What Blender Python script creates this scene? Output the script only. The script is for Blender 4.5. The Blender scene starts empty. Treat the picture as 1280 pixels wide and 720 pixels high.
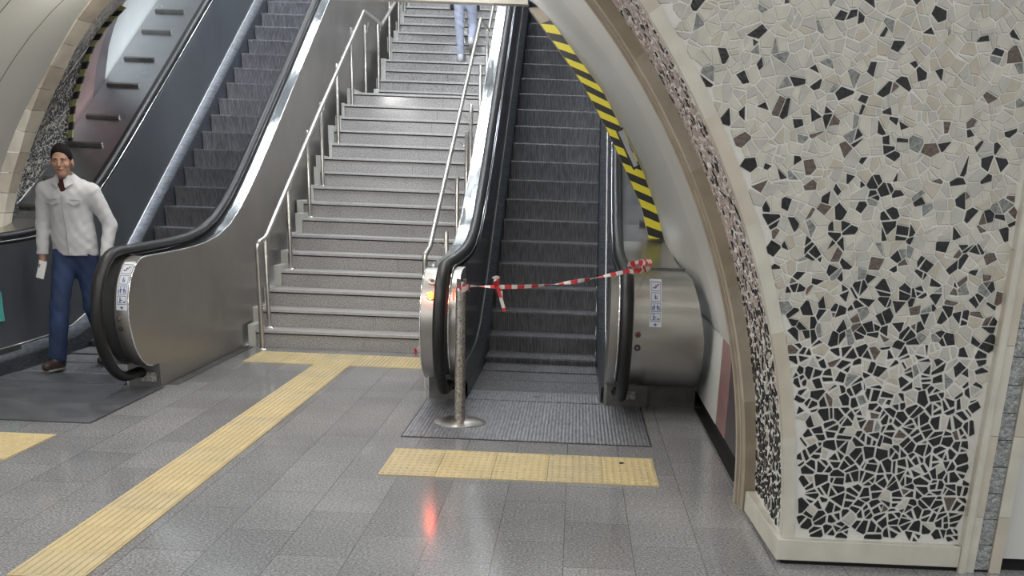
import bpy, bmesh, math, random
import numpy as np
from mathutils import Vector, Matrix
R = math.radians
C = bpy.context.scene.collection
scn = bpy.context.scene
random.seed(5)

# ------------------------------------------------------------------ camera
F, PITCH, YAW, ROLL, EYE, CX, CY = 1335.094, .346, .017, .038, 1.566, 679.889, 710.189
fw = Vector((-math.sin(YAW)*math.cos(PITCH), math.cos(YAW)*math.cos(PITCH), -math.sin(PITCH)))
rt = Vector((math.cos(YAW), math.sin(YAW), 0)); up = rt.cross(fw)
rt2 = rt*math.cos(ROLL)+up*math.sin(ROLL); up2 = -rt*math.sin(ROLL)+up*math.cos(ROLL)
cam = bpy.data.cameras.new('camera'); co = bpy.data.objects.new('camera', cam); C.objects.link(co)
co.matrix_world = Matrix((( rt2.x, up2.x, -fw.x, 0), (rt2.y, up2.y, -fw.y, 0), (rt2.z, up2.z, -fw.z, EYE), (0, 0, 0, 1)))
cam.sensor_width = 36; cam.sensor_fit = 'HORIZONTAL'; cam.lens = F/1280*36
cam.shift_x = -(CX-640)/1280; cam.shift_y = (CY-360)/1280
cam.clip_end = 200
scn.camera = co
# ------------------------------------------------------------------ light and exposure
scn.view_settings.view_transform = 'Standard'; scn.view_settings.look = 'None'
scn.view_settings.gamma = 1; scn.view_settings.use_curve_mapping = False
scn.view_settings.exposure = 0.0
w = bpy.data.worlds.new('world'); scn.world = w; w.use_nodes = True
w.node_tree.nodes['Background'].inputs[0].default_value = (.90, .95, 1, 1)
w.node_tree.nodes['Background'].inputs[1].default_value = .95
scn.cycles.use_denoising = True
def area(name, loc, sx, sy, power, rot=(0, 0, 0), col=(1, .97, .92)):
    l = bpy.data.lights.new(name, 'AREA'); l.shape = 'RECTANGLE'; l.size = sx; l.size_y = sy; l.energy = power; l.color = col
    o = bpy.data.objects.new(name, l); C.objects.link(o); o.location = loc; o.rotation_euler = rot
    return o
HALL_ROWS = [(-5.2, 1.6), (-2.0, 1.6), (1.0, 1.6), (-5.2, 5.6), (-2.0, 5.6), (-6, -2.5), (-2.0, -2.5), (2.2, -2.5)]
for i, (x, y) in enumerate(HALL_ROWS):
    area('hall_lamp', (x, y, 3.74 if y < 4 else 3.1), .35, 2.6, (48 if y < 4 else 22))
TAN = math.tan(R(30))
SHAFT_LAMPS = [(x, y, 2.37) for y in (11.6, 14.2, 16.8, 19.2) for x in (-2.35, -1.3)]+[(-3.94, y, 1.46) for y in (12.6, 15.1, 17.6)]
def ceil_z(y): return .965+TAN*(y-9.9)
def glow(name, loc, power, rad=.12, col=(1, .98, .94)):
    l = bpy.data.lights.new(name, 'POINT'); l.energy = power; l.shadow_soft_size = rad; l.color = col
    o = bpy.data.objects.new(name, l); C.objects.link(o); o.location = loc
for x, y in ((-3.5, 6.4), (-.9, 6.4), (-3.4, 8.6), (-1.0, 8.6), (-2.1, 7.5)): glow('vault_fill', (x, y, 2.9 if x != -2.1 else 3.1), 34, .16)  # added fill: bare point lights without fixtures that brighten the vault

# ------------------------------------------------------------------ materials
MATS = {}
def mat(name, col, rough=.5, metal=0, bump=None, noise=None, spec=.5, emit=None, coat=0, rvar=None):
    """bump=(scale,strength) noise=(scale, amount) rvar=(scale, amount)"""
    if name in MATS: return MATS[name]
    m = bpy.data.materials.new(name); m.use_nodes = True; nt = m.node_tree; b = nt.nodes['Principled BSDF']
    b.inputs['Base Color'].default_value = (*col, 1); b.inputs['Roughness'].default_value = rough
    b.inputs['Metallic'].default_value = metal; b.inputs['Specular IOR Level'].default_value = spec
    if coat: b.inputs['Coat Weight'].default_value = coat; b.inputs['Coat Roughness'].default_value = .06
    if emit: b.inputs['Emission Color'].default_value = (*emit[0], 1); b.inputs['Emission Strength'].default_value = emit[1]
    tc = nt.nodes.new('ShaderNodeTexCoord')
    def nz(s, det=4, stretch=None):
        n = nt.nodes.new('ShaderNodeTexNoise'); n.inputs['Scale'].default_value = s; n.inputs['Detail'].default_value = det
        if stretch:
            mp = nt.nodes.new('ShaderNodeMapping'); mp.inputs['Scale'].default_value = stretch
            nt.links.new(tc.outputs['Object'], mp.inputs[0]); nt.links.new(mp.outputs[0], n.inputs['Vector'])
        else: nt.links.new(tc.outputs['Object'], n.inputs['Vector'])
        return n
    if noise:
        n = nz(noise[0], 5, noise[2] if len(noise) > 2 else None); mr = nt.nodes.new('ShaderNodeMapRange')
        mr.inputs[1].default_value = .3; mr.inputs[2].default_value = .7
        mr.inputs[3].default_value = 1-noise[1]; mr.inputs[4].default_value = 1+noise[1]
        mx = nt.nodes.new('ShaderNodeVectorMath'); mx.operation = 'SCALE'; mx.inputs[0].default_value = col
        nt.links.new(n.outputs[0], mr.inputs[0]); nt.links.new(mr.outputs[0], mx.inputs['Scale']); nt.links.new(mx.outputs[0], b.inputs['Base Color'])
    if rvar:
        n = nz(rvar[0], 4, rvar[2] if len(rvar) > 2 else None); mr = nt.nodes.new('ShaderNodeMapRange')
        mr.inputs[1].default_value = .3; mr.inputs[2].default_value = .7
        mr.inputs[3].default_value = max(.02, rough-rvar[1]); mr.inputs[4].default_value = rough+rvar[1]
        nt.links.new(n.outputs[0], mr.inputs[0]); nt.links.new(mr.outputs[0], b.inputs['Roughness'])
    if bump:
        n = nz(bump[0]); bp = nt.nodes.new('ShaderNodeBump'); bp.inputs['Strength'].default_value = bump[1]; bp.inputs['Distance'].default_value = .01
        nt.links.new(n.outputs[0], bp.inputs['Height']); nt.links.new(bp.outputs[0], b.inputs['Normal'])
    MATS[name] = m
    return m
def granite(name, base, dark, light, rough, scale=160, grid=None, rv=.08, patches=.12):
    m = bpy.data.materials.new(name); m.use_nodes = True; nt = m.node_tree; b = nt.nodes['Principled BSDF']; N = nt.nodes.new; L = nt.links.new
    tc = N('ShaderNodeTexCoord')
    v = N('ShaderNodeTexNoise'); v.inputs['Scale'].default_value = scale; v.inputs['Detail'].default_value = 3; v.inputs['Roughness'].default_value = .7
    L(tc.outputs['Object'], v.inputs['Vector'])
    r = N('ShaderNodeValToRGB'); e = r.color_ramp.elements
    e[0].position = .38; e[0].color = (*dark, 1); e[1].position = .62; e[1].color = (*light, 1)
    x = e.new(.455); x.color = (*base, 1); x = e.new(.55); x.color = (*base, 1)
    L(v.outputs[0], r.inputs[0])
    p = N('ShaderNodeTexNoise'); p.inputs['Scale'].default_value = 1.1; p.inputs['Detail'].default_value = 5; L(tc.outputs['Object'], p.inputs['Vector'])
    mr = N('ShaderNodeMapRange'); mr.inputs[1].default_value = .3; mr.inputs[2].default_value = .7; mr.inputs[3].default_value = 1-patches; mr.inputs[4].default_value = 1+patches
    L(p.outputs[0], mr.inputs[0])
    sc = N('ShaderNodeVectorMath'); sc.operation = 'SCALE'; L(r.outputs[0], sc.inputs[0]); L(mr.outputs[0], sc.inputs['Scale'])
    out = sc.outputs[0]
    if grid:
        mp = N('ShaderNodeMapping'); mp.inputs['Location'].default_value = grid[2]; mp.inputs['Rotation'].default_value = (0, 0, R(90))
        L(tc.outputs['Object'], mp.inputs[0])
        br = N('ShaderNodeTexBrick'); br.inputs['Scale'].default_value = 1; br.inputs['Brick Width'].default_value = grid[0]; br.inputs['Row Height'].default_value = grid[1]
        br.inputs['Mortar Size'].default_value = .0022; br.inputs['Mortar Smooth'].default_value = 0; br.inputs['Bias'].default_value = 0
        br.inputs['Color1'].default_value = (.87, .87, .875, 1); br.inputs['Color2'].default_value = (1.1, 1.1, 1.1, 1); br.inputs['Mortar'].default_value = (.50, .49, .48, 1)
        L(mp.outputs[0], br.inputs['Vector'])
        mu = N('ShaderNodeVectorMath'); mu.operation = 'MULTIPLY'; L(out, mu.inputs[0]); L(br.outputs[0], mu.inputs[1]); out = mu.outputs[0]
    L(out, b.inputs['Base Color'])
    q = N('ShaderNodeTexNoise'); q.inputs['Scale'].default_value = 2.3; q.inputs['Detail'].default_value = 6; L(tc.outputs['Object'], q.inputs['Vector'])
    m2 = N('ShaderNodeMapRange'); m2.inputs[1].default_value = .3; m2.inputs[2].default_value = .7; m2.inputs[3].default_value = max(.03, rough-rv); m2.inputs[4].default_value = rough+rv
    L(q.outputs[0], m2.inputs[0]); L(m2.outputs[0], b.inputs['Roughness'])
    return m
def grooved(name, col, axis, pitch, rough=.4, metal=.6, depth=.6, contrast=.55):
    """fine parallel ridges along one axis"""
    m = bpy.data.materials.new(name); m.use_nodes = True; nt = m.node_tree; b = nt.nodes['Principled BSDF']; N = nt.nodes.new; L = nt.links.new
    tc = N('ShaderNodeTexCoord'); sp = N('ShaderNodeSeparateXYZ'); L(tc.outputs['Object'], sp.inputs[0])
    mu = N('ShaderNodeMath'); mu.operation = 'MULTIPLY'; mu.inputs[1].default_value = 2*math.pi/pitch; L(sp.outputs[axis], mu.inputs[0])
    si = N('ShaderNodeMath'); si.operation = 'SINE'; L(mu.outputs[0], si.inputs[0])
    mr = N('ShaderNodeMapRange'); mr.inputs[1].default_value = -.5; mr.inputs[2].default_value = .5; mr.inputs[3].default_value = 1-contrast; mr.inputs[4].default_value = 1
    L(si.outputs[0], mr.inputs[0])
    n = N('ShaderNodeTexNoise'); n.inputs['Scale'].default_value = 9; n.inputs['Detail'].default_value = 6
    mp = N('ShaderNodeMapping'); mp.inputs['Scale'].default_value = (6, 1, 1) if axis == 0 else (1, 1, 1); L(tc.outputs['Object'], mp.inputs[0]); L(mp.outputs[0], n.inputs['Vector'])
    m3 = N('ShaderNodeMapRange'); m3.inputs[1].default_value = .3; m3.inputs[2].default_value = .7; m3.inputs[3].default_value = .65; m3.inputs[4].default_value = 1.35; L(n.outputs[0], m3.inputs[0])
    k = N('ShaderNodeMath'); k.operation = 'MULTIPLY'; L(mr.outputs[0], k.inputs[0]); L(m3.outputs[0], k.inputs[1])
    sc = N('ShaderNodeVectorMath'); sc.operation = 'SCALE'; sc.inputs[0].default_value = col; L(k.outputs[0], sc.inputs['Scale']); L(sc.outputs[0], b.inputs['Base Color'])
    b.inputs['Roughness'].default_value = rough; b.inputs['Metallic'].default_value = metal
    bp = N('ShaderNodeBump'); bp.inputs['Strength'].default_value = depth; bp.inputs['Distance'].default_value = .004; L(si.outputs[0], bp.inputs['Height']); L(bp.outputs[0], b.inputs['Normal'])
    return m
M = dict(
    floor=granite('floor_granite', (.27, .27, .275), (.13, .13, .135), (.46, .46, .46), .14, 80, (.655, .3127, (.44, .93, 0)), .07, .18),
    riser=granite('riser_granite', (.40, .385, .38), (.22, .21, .21), (.56, .54, .54), .14, 80, None, .06, .1),
    tread=granite('tread_granite', (.44, .43, .42), (.26, .25, .25), (.56, .55, .54), .45, 150, None, .05, .08),
    nosing=mat('nosing_stone', (.52, .51, .50), .35, 0, None, (30, .1)),
    groove=mat('dark_joint', (.03, .03, .032), .7),
    steel=mat('brushed_steel', (.41, .395, .375), .36, 1, None, (1.6, .10), rvar=(1.5, .05)),
    steel_drum=mat('bright_brushed_steel', (.52, .505, .475), .26, 1, None, (1.6, .05)),
    steel_pol=mat('polished_steel', (.72, .74, .77), .09, 1, None, (5, .06), rvar=(4, .04, (8, 1, 1))),
    steel_deck=mat('grey_steel_deck', (.36, .36, .37), .34, 1, None, (2, .12), rvar=(3, .08)),
    steel_dark=mat('dull_dark_steel', (.17, .165, .16), .42, .8, None, (6, .25)),
    chrome=mat('bright_chrome', (.85, .86, .88), .12, 1),
    rail=mat('satin_rail_steel', (.62, .60, .57), .30, 1, None, (8, .1)),
    rubber=mat('black_handrail_rubber', (.011, .011, .012), .42, 0, None, None, .4),
    panel=mat('dark_balustrade_panel', (.16, .165, .18), .16, .85, None, (1.5, .08)),
    panel_l=mat('grey_balustrade_panel', (.27, .295, .32), .34, .8, None, (1.2, .1)),
    skirt=mat('skirt_panel', (.13, .14, .16), .35, .7, None, (12, .4, (1, 1, 6))),
    step=grooved('step_ridges_front', (.255, .255, .275), 0, .0135, .5, .4, .4, .5),
    black=mat('black_void', (.004, .004, .004), .8),
    plate=grooved('floor_plate_ridges', (.36, .37, .40), 0, .024, .42, .7, .25, .25),
    plate_l=mat('smooth_floor_plate', (.20, .205, .225), .38, .6, None, (3, .2), rvar=(5, .1)),
    yellow=mat('yellow_tactile_tile', (.62, .50, .27), .45, 0, None, (4, .1)),
    vault=mat('grey_vault_panel', (.44, .44, .42), .38, 0, (2, .03), (1.2, .06)),
    vault_hi=mat('pale_vault_panel', (.50, .50, .47), .36, 0, None, (1.2, .05)),
    vaultl=mat('cream_vault_panel', (.47, .46, .42), .4, 0, None, (1, .05)),
    white=mat('white_wall_panel', (.62, .62, .59), .35, 0, None, (1.5, .05)),
    whitefar=mat('cool_white_panel', (.60, .64, .64), .4, 0, None, (1.5, .05)),
    pink=mat('dusty_pink_panel', (.27, .155, .15), .35, 0, None, (5, .08)),
    plum=mat('plum_grey_panel', (.085, .07, .075), .35, 0, None, (5, .08)),
    tan=mat('tan_marble', (.36, .30, .22), .4, 0, None, (7, .16)),
    tan2=mat('tan_marble_pale', (.43, .37, .29), .4, 0, None, (9, .14)),
    cream=mat('cream_marble', (.60, .57, .49), .38, 0, None, (9, .09)),
    cream2=mat('cream_marble_warm', (.55, .50, .41), .38, 0, None, (7, .1)),
    grout=mat('white_grout', (.68, .67, .63), .7, 0, (60, .2), (14, .07)),
    grout_p=mat('pinkish_grout', (.50, .43, .40), .7, 0, (60, .2), (14, .07)),
    st_black=mat('black_stone', (.011, .0105, .011), .3, 0, (70, .3), (30, .4)),
    st_brown=mat('brown_stone', (.12, .09, .072), .4, 0, (60, .7), (60, .45, (1, 1, 4))),
    st_grey=mat('rough_grey_stone', (.24, .25, .24), .35, 0, (90, 1.), (70, .35)),
    st_c1=mat('ivory_stone', (.545, .525, .455), .4, 0, (40, .2), (14, .1)),
    st_c2=mat('beige_stone', (.48, .44, .36), .4, 0, (40, .2), (14, .1)),
    st_c3=mat('pale_grey_stone', (.46, .45, .41), .4, 0, (40, .2), (14, .1)),
    st_p1=mat('rosy_beige_stone', (.48, .39, .36), .45, 0, (40, .2), (14, .1)),
    st_p2=mat('rosy_grey_stone', (.43, .36, .335), .45, 0, (40, .2), (14, .1)),
    hammered=mat('hammered_grey_tile', (.33, .345, .335), .25, .3, (75, 1.), (60, .4)),
    tape_y=mat('yellow_tape', (.72, .62, .045), .4), tape_k=mat('black_tape', (.018, .018, .018), .4),
    tape_yf=mat('faded_yellow_tape', (.42, .40, .20), .6), tape_kf=mat('faded_black_tape', (.03, .03, .03), .6), tape_r=mat('red_tape', (.62, .05, .06), .4), tape_w=mat('white_tape', (.78, .72, .72), .4),
    sticker=mat('white_sticker', (.66, .68, .72), .4), ink=mat('blue_ink', (.06, .10, .28), .5), inkred=mat('red_ink', (.45, .05, .05), .5),
    teal=mat('teal_sticker', (.1, .45, .42), .4),
    red_lamp=mat('red_lamp', (.9, .1, .02), .3, emit=((1, .15, .03), 7)), red_soft=mat('red_reflection', (.9, .1, .02), .3, emit=((1, .08, .02), 3)),
    grille=mat('lamp_dark_glass', (.12, .12, .13), .2, .4), btn_red=mat('red_button', (.28, .03, .02), .4), copper=mat('copper_button', (.45, .22, .14), .35, .6),
    lamp=mat('lamp_diffuser', (.9, .9, .9), .5, emit=((.90, .95, 1), 48)), lampbody=mat('lamp_housing', (.6, .6, .6), .5),
    ceil=mat('white_ceiling', (.55, .55, .53), .7),
    skin=mat('skin', (.36, .20, .14), .5, 0, None, (20, .08)), hair=mat('black_hair', (.008, .007, .007), .8, 0, (60, .6), None, .15),
    jacket=mat('light_grey_jacket', (.56, .56, .58), .75, 0, (16, .35), (9, .07)), seam=mat('jacket_seam', (.36, .36, .38), .8),
    maroon=mat('maroon_shirt', (.06, .009, .012), .8), jeans=mat('blue_jeans', (.020, .038, .10), .85, 0, (50, .2), (5, .45)),
    shoe=mat('brown_shoe', (.055, .03, .025), .4), sole=mat('pale_sole', (.35, .33, .31), .6), phone=mat('white_phone', (.75, .75, .77), .4),
    ljeans=mat('pale_blue_jeans', (.42, .46, .58), .8, 0, (40, .2), (7, .12)), dark_cloth=mat('dark_coat', (.03, .03, .04), .8, 0, (30, .3)),
    sneaker=mat('white_sneaker', (.72, .72, .76), .6), gsole=mat('grey_sole', (.24, .23, .22), .7), eyew=mat('eye_white', (.55, .5, .47), .4), lips=mat('lips', (.26, .1, .09), .5),
)

# ------------------------------------------------------------------ mesh helpers
class MB:
    def __init__(s): s.v = []; s.f = []; s.m = []
    def add(s, vs, fs, mi=0):
        o = len(s.v); s.v += [tuple(map(float, p)) for p in vs]
        s.f += [tuple(o+i for i in f) for f in fs]; s.m += [mi]*len(fs) if isinstance(mi, int) else list(mi)
        return s
    def box(s, x0, x1, y0, y1, z0, z1, mi=0):
        v = [(x, y, z) for z in (z0, z1) for y in (y0, y1) for x in (x0, x1)]
        return s.add(v, [(0, 2, 3, 1), (4, 5, 7, 6), (0, 1, 5, 4), (1, 3, 7, 5), (3, 2, 6, 7), (2, 0, 4, 6)], mi)
    def hexa(s, v8, mi=0):
        return s.add(v8, [(0, 2, 3, 1), (4, 5, 7, 6), (0, 1, 5, 4), (1, 3, 7, 5), (3, 2, 6, 7), (2, 0, 4, 6)], mi)
    def slabs(s, poly, xa, xb, mi=0):
        """extrude a (y,z) polygon between xa and xb (numbers or functions of y,z)"""
        fa = xa if callable(xa) else (lambda y, z: xa); fb = xb if callable(xb) else (lambda y, z: xb)
        n = len(poly); vs = [(fa(y, z), y, z) for y, z in poly]+[(fb(y, z), y, z) for y, z in poly]
        fs = [tuple(range(n)), tuple(reversed(range(n, 2*n)))]+[(i, i+n, (i+1) % n+n, (i+1) % n) for i in range(n)]
        return s.add(vs, fs, mi)
    def sheet(s, rows, mi=0, close=False):
        n = len(rows[0]); vs = [p for r in rows for p in r]; fs = []
        for i in range(len(rows)-1):
            for j in range(n-1 if not close else n):
                k = (j+1) % n; fs.append((i*n+j, i*n+k, (i+1)*n+k, (i+1)*n+j))
        return s.add(vs, fs, mi)
    def tube(s, pts, r, seg=12, mi=0, caps=True, flat=None):
        """tube along pts; r a number or list; flat=(a,b) elliptical section in fixed X / path-normal axes"""
        P = [Vector(p) for p in pts]; rr = r if isinstance(r, (list, tuple)) else [r]*len(P); rows = []; prev = None
        for i, p in enumerate(P):
            t = (P[min(i+1, len(P)-1)]-P[max(i-1, 0)]).normalized()
            if prev is None:
                a = Vector((1, 0, 0)) if abs(t.x) < .9 else Vector((0, 1, 0))
            else: a = prev
            a = (a-t*a.dot(t)).normalized(); b = t.cross(a); prev = a
            ea, eb = flat if flat else (1, 1)
            rows.append([p+(a*math.cos(q)*ea+b*math.sin(q)*eb)*rr[i] for q in [2*math.pi*k/seg for k in range(seg)]])
        s.sheet(rows, mi, True)
        if caps:
            s.add(rows[0], [tuple(reversed(range(seg)))], mi); s.add(rows[-1], [tuple(range(seg))], mi)
        return s
    def disc(s, c, r, h, seg=24, mi=0, axis='z', r2=None):
        c = Vector(c); d = {'x': Vector((1, 0, 0)), 'y': Vector((0, 1, 0)), 'z': Vector((0, 0, 1))}[axis] if isinstance(axis, str) else Vector(axis).normalized()
        return s.tube2([(c, r), (c+d*h, r if r2 is None else r2)], d, seg, mi)
    def tube2(s, rings, d, seg, mi):
        d = Vector(d).normalized(); a = Vector((1, 0, 0)) if abs(d.x) < .9 else Vector((0, 0, 1)); a = (a-d*a.dot(d)).normalized(); b = d.cross(a); rows = []
        for c, r in rings: rows.append([Vector(c)+(a*math.cos(q)+b*math.sin(q))*r for q in [2*math.pi*k/seg for k in range(seg)]])
        s.sheet(rows, mi, True); s.add(rows[0], [tuple(reversed(range(seg)))], mi); s.add(rows[-1], [tuple(range(seg))], mi)
        return s
    def build(s, name, mats, parent=None, smooth=False, bevel=0, org=None):
        o = Vector(org) if org is not None else (Vector(parent.get('_org', (0, 0, 0))) if parent is not None else Vector((0, 0, 0)))
        me = bpy.data.meshes.new(name); me.from_pydata([tuple(Vector(p)-o) for p in s.v], [], s.f)
        for m_ in (mats if isinstance(mats, (list, tuple)) else [mats]): me.materials.append(m_)
        me.polygons.foreach_set('material_index', s.m); me.update()
        bm = bmesh.new(); bm.from_mesh(me); bmesh.ops.remove_doubles(bm, verts=bm.verts, dist=1e-5); bmesh.ops.recalc_face_normals(bm, faces=bm.faces); bm.to_mesh(me); bm.free()
        ob = bpy.data.objects.new(name, me); C.objects.link(ob)
        if smooth:
            me.polygons.foreach_set('use_smooth', [True]*len(me.polygons))
            if smooth is not True:
                mod = None
                bm = bmesh.new(); bm.from_mesh(me)
                for e in bm.edges:
                    if len(e.link_faces) == 2 and e.calc_face_angle(0) > smooth: e.smooth = False
                bm.to_mesh(me); bm.free()
        if bevel:
            bv = ob.modifiers.new('bevel', 'BEVEL'); bv.width = bevel; bv.segments = 2; bv.limit_method = 'ANGLE'; bv.angle_limit = R(40)
        if parent is not None: ob.parent = parent; ob['_org'] = list(parent.get('_org', (0, 0, 0)))
        elif org is not None: ob.location = o; ob['_org'] = list(o)
        return ob
def thing(name, label, cat, loc=(0, 0, 0), group=None, kind=None):
    o = bpy.data.objects.new(name, None); o.empty_display_size = .1; C.objects.link(o); o.location = loc; o['_org'] = list(loc)
    return tag(o, label, cat, group, kind)
def tag(o, label, cat, group=None, kind=None):
    o['label'] = label; o['category'] = cat
    if group: o['group'] = group
    if kind: o['kind'] = kind
    return o

# ------------------------------------------------------------------ shared profiles
VC, VA, VB = -2.08, 3.06, 3.36            # arch of the vault: centre, half width, rise
def ell_x(z, a=VA, b=VB): return VC+a*math.sqrt(max(0, 1-(z/b)**2))
def arch(a=VA, b=VB, z0=0., z1=2.95, n=30):
    """right half of the arch from z0 up to z1 as (x,z)"""
    t0 = math.asin(min(1, z0/b)); t1 = math.asin(min(1, z1/b))
    return [(VC+a*math.cos(t0+(t1-t0)*i/n), b*math.sin(t0+(t1-t0)*i/n)) for i in range(n+1)]
def full_arch(a=VA, b=VB, n=64, z0=0):
    t0 = math.asin(z0/b); return [(VC+a*math.cos(t0+(math.pi-2*t0)*i/n), b*math.sin(t0+(math.pi-2*t0)*i/n)) for i in range(n+1)]
def soft(y, yb, k): 
    x = (y-yb)/k
    return TAN*k*(x if x > 30 else math.log1p(math.exp(x)))
def deck_z(y): return .965+soft(y, 9.9, .35)
def line_z(y): return soft(y, 9.87, .22)
YEND = 20.0
def newel(r=.39, cy=7.92, cz=.575, zb=.185, n=18):
    """front arc of the newel from the bottom to the top, (y,z)"""
    a0 = math.asin((zb-cz)/r); return [(cy-r*math.cos(a0+(math.pi/2-a0)*i/n), cz+r*math.sin(a0+(math.pi/2-a0)*i/n)) for i in range(n+1)]
def deck_path(y0=8.2, y1=YEND, dz=0.):
    ys = [y0+.35*i for i in range(int((11.5-y0)/.35)+1)]+[12.5, 14, 16, 18, y1]
    return [(y, deck_z(y)+dz) for y in ys]

# ------------------------------------------------------------------ floor and walls
fl = MB().box(-9, 7, -8, 10.25, -.2, 0).build('floor', M['floor'])
tag(fl, 'polished grey granite slab floor of the station hall', 'floor', kind='structure')

# --- voronoi stones
def voronoi(dom, dmin, seed, inside, tries=14000, gapf=lambda t, r: r.uniform(.005, .010), gapaxis=1):
    rnd = random.Random(seed); x0, x1, y0, y1 = dom; cell = dmin; g = {}; pts = []
    for _ in range(tries):
        x, y = rnd.uniform(x0-dmin, x1+dmin), rnd.uniform(y0-dmin, y1+dmin); dd = dmin*(1 if rnd.random() < .6 else .72)
        k = (int(x//cell), int(y//cell)); ok = True
        for i in (-1, 0, 1):
            for j in (-1, 0, 1):
                for q in g.get((k[0]+i, k[1]+j), ()):
                    if (q[0]-x)**2+(q[1]-y)**2 < dd*dd: ok = False; break
                if not ok: break
            if not ok: break
        if ok: pts.append((x, y)); g.setdefault(k, []).append((x, y))
    def clip(poly, nx, ny, c):       # keep nx*x+ny*y <= c
        out = []
        for i in range(len(poly)):
            p, q = poly[i], poly[(i+1) % len(poly)]; a = nx*p[0]+ny*p[1]-c; b = nx*q[0]+ny*q[1]-c
            if a <= 0: out.append(p)
            if (a < 0 < b) or (b < 0 < a): t = a/(a-b); out.append((p[0]+(q[0]-p[0])*t, p[1]+(q[1]-p[1])*t))
        return out
    def area_(p): return abs(sum(p[i][0]*p[(i+1) % len(p)][1]-p[(i+1) % len(p)][0]*p[i][1] for i in range(len(p))))/2
    def split(poly, depth):
        a = area_(poly)
        if depth == 0 or a < dmin*dmin*rnd.uniform(.32, .95): return [poly]
        cx, cy = sum(p[0] for p in poly)/len(poly), sum(p[1] for p in poly)/len(poly); xx = sum((p[0]-cx)**2 for p in poly); yy = sum((p[1]-cy)**2 for p in poly); xy = sum((p[0]-cx)*(p[1]-cy) for p in poly)
        ang = .5*math.atan2(2*xy, xx-yy)+rnd.gauss(0, .5); nx, ny = math.cos(ang), math.sin(ang); c = nx*cx+ny*cy+rnd.uniform(-.25, .25)*math.sqrt(a)
        return split(clip(poly, nx, ny, c), depth-1)+split(clip(poly, -nx, -ny, -c), depth-1)
    cells = []
    for (x, y) in pts:
        if not inside(x, y, 0): continue
        S = dmin*1.7; poly = [(x-S, y-S), (x+S, y-S), (x+S, y+S), (x-S, y+S)]; k = (int(x//cell), int(y//cell))
        for i in range(-3, 4):
            for j in range(-3, 4):
                for q in g.get((k[0]+i, k[1]+j), ()):
                    if q == (x, y) or len(poly) < 3: continue
                    dx, dy = q[0]-x, q[1]-y; d = math.hypot(dx, dy)
                    poly = clip(poly, dx/d, dy/d, (dx*x+dy*y)/d+d/2)
        for (nx, ny, c) in inside(x, y, 1):
            if len(poly) > 2: poly = clip(poly, nx, ny, c)
        if len(poly) < 3: continue
        for pc in split(poly, 3):
            if len(pc) < 3: continue
            sgn = 1 if sum(pc[i][0]*pc[(i+1) % len(pc)][1]-pc[(i+1) % len(pc)][0]*pc[i][1] for i in range(len(pc))) > 0 else -1
            out = list(pc); gap = gapf(pc[0][1] if gapaxis else pc[0][0], rnd)
            for i in range(len(pc)):
                p, q = pc[i], pc[(i+1) % len(pc)]; ex, ey = q[0]-p[0], q[1]-p[1]; l = math.hypot(ex, ey)
                if l < 1e-5: continue
                nx, ny = sgn*ey/l, -sgn*ex/l; out = clip(out, nx, ny, nx*p[0]+ny*p[1]-gap/2*rnd.uniform(.7, 1.3))
                if len(out) < 3: break
            if len(out) > 2 and area_(out) > 1.0e-4: cells.append((sum(p[0] for p in out)/len(out), sum(p[1] for p in out)/len(out), out))
    return cells
def stones(cells, mapf, pick, name, mats, parent, seed, h=.006):
    rnd = random.Random(seed); mb = MB()
    for (x, y, poly) in cells:
        # drop very short edges so the stones stay angular
        P = [p for i, p in enumerate(poly) if math.dist(p, poly[i-1]) > .006]
        if len(P) < 3: continue
        mx = sum(p[0] for p in P)/len(P); my = sum(p[1] for p in P)/len(P); n = len(P)
        hh = h*rnd.uniform(.6, 1.2)
        lo = [mapf(px, py, 0) for px, py in P]; hi = [mapf(mx+(px-mx)*.93, my+(py-my)*.93, hh) for px, py in P]
        mb.add(lo+hi, [tuple(range(n, 2*n))]+[(i, (i+1) % n, (i+1) % n+n, i+n) for i in range(n)], pick(x, y, rnd))
    return mb.build(name, mats, parent)

# --- right pier (faces the camera) with the mosaic
PY0, PY1, PXR = 4.56, 5.34, 1.767
pier = thing('wall_right_pier', 'broad arched pier with black and cream broken stone mosaic beside the escalator', 'wall', (1.36, 5.0, 0), None, 'structure')
A = arch(VA, VB, .117, 3.3, 40)
mb = MB()
mb.sheet([[(x, PY0+.006, z) for x, z in A], [(PXR+.1, PY0+.006, z) for x, z in A]])      # front bed
mb.sheet([[(x, PY0+.006, z) for x, z in A], [(x, PY1+.05, z) for x, z in A]])
mb.box(1.0, 1.95, PY0+.05, PY1+.3, .0, .117)
mb.build('mortar_bed', M['grout'], pier)
A2 = arch(VA, VB, .117, 3.3, 40)
def edge_trim(mb, off0, off1, yy, blocks=9, dirr=1):
    n = len(A2)
    for i in range(n-1):
        (xa, za), (xb, zb) = A2[i], A2[i+1]
        def nrm(x, z):
            nx, nz = (x-VC)/VA**2, z/VB**2; l = math.hypot(nx, nz); return nx/l, nz/l
        na, nb = nrm(xa, za), nrm(xb, zb)
        q = [(xa+na[0]*off0, yy, za+na[1]*off0), (xa+na[0]*off1, yy, za+na[1]*off1), (xb+nb[0]*off1, yy, zb+nb[1]*off1), (xb+nb[0]*off0, yy, zb+nb[1]*off0)]
        q2 = [(p[0], p[1]-.012, p[2]) for p in q]
        mb.add(q2+q, [(0, 1, 2, 3), (0, 4, 5, 1), (1, 5, 6, 2), (2, 6, 7, 3), (3, 7, 4, 0)], (i//4) % 2)
mb = MB(); edge_trim(mb, -.004, .048, PY0+.006)
mb.build('corner_trim', [M['cream'], M['cream2']], pier)
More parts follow.
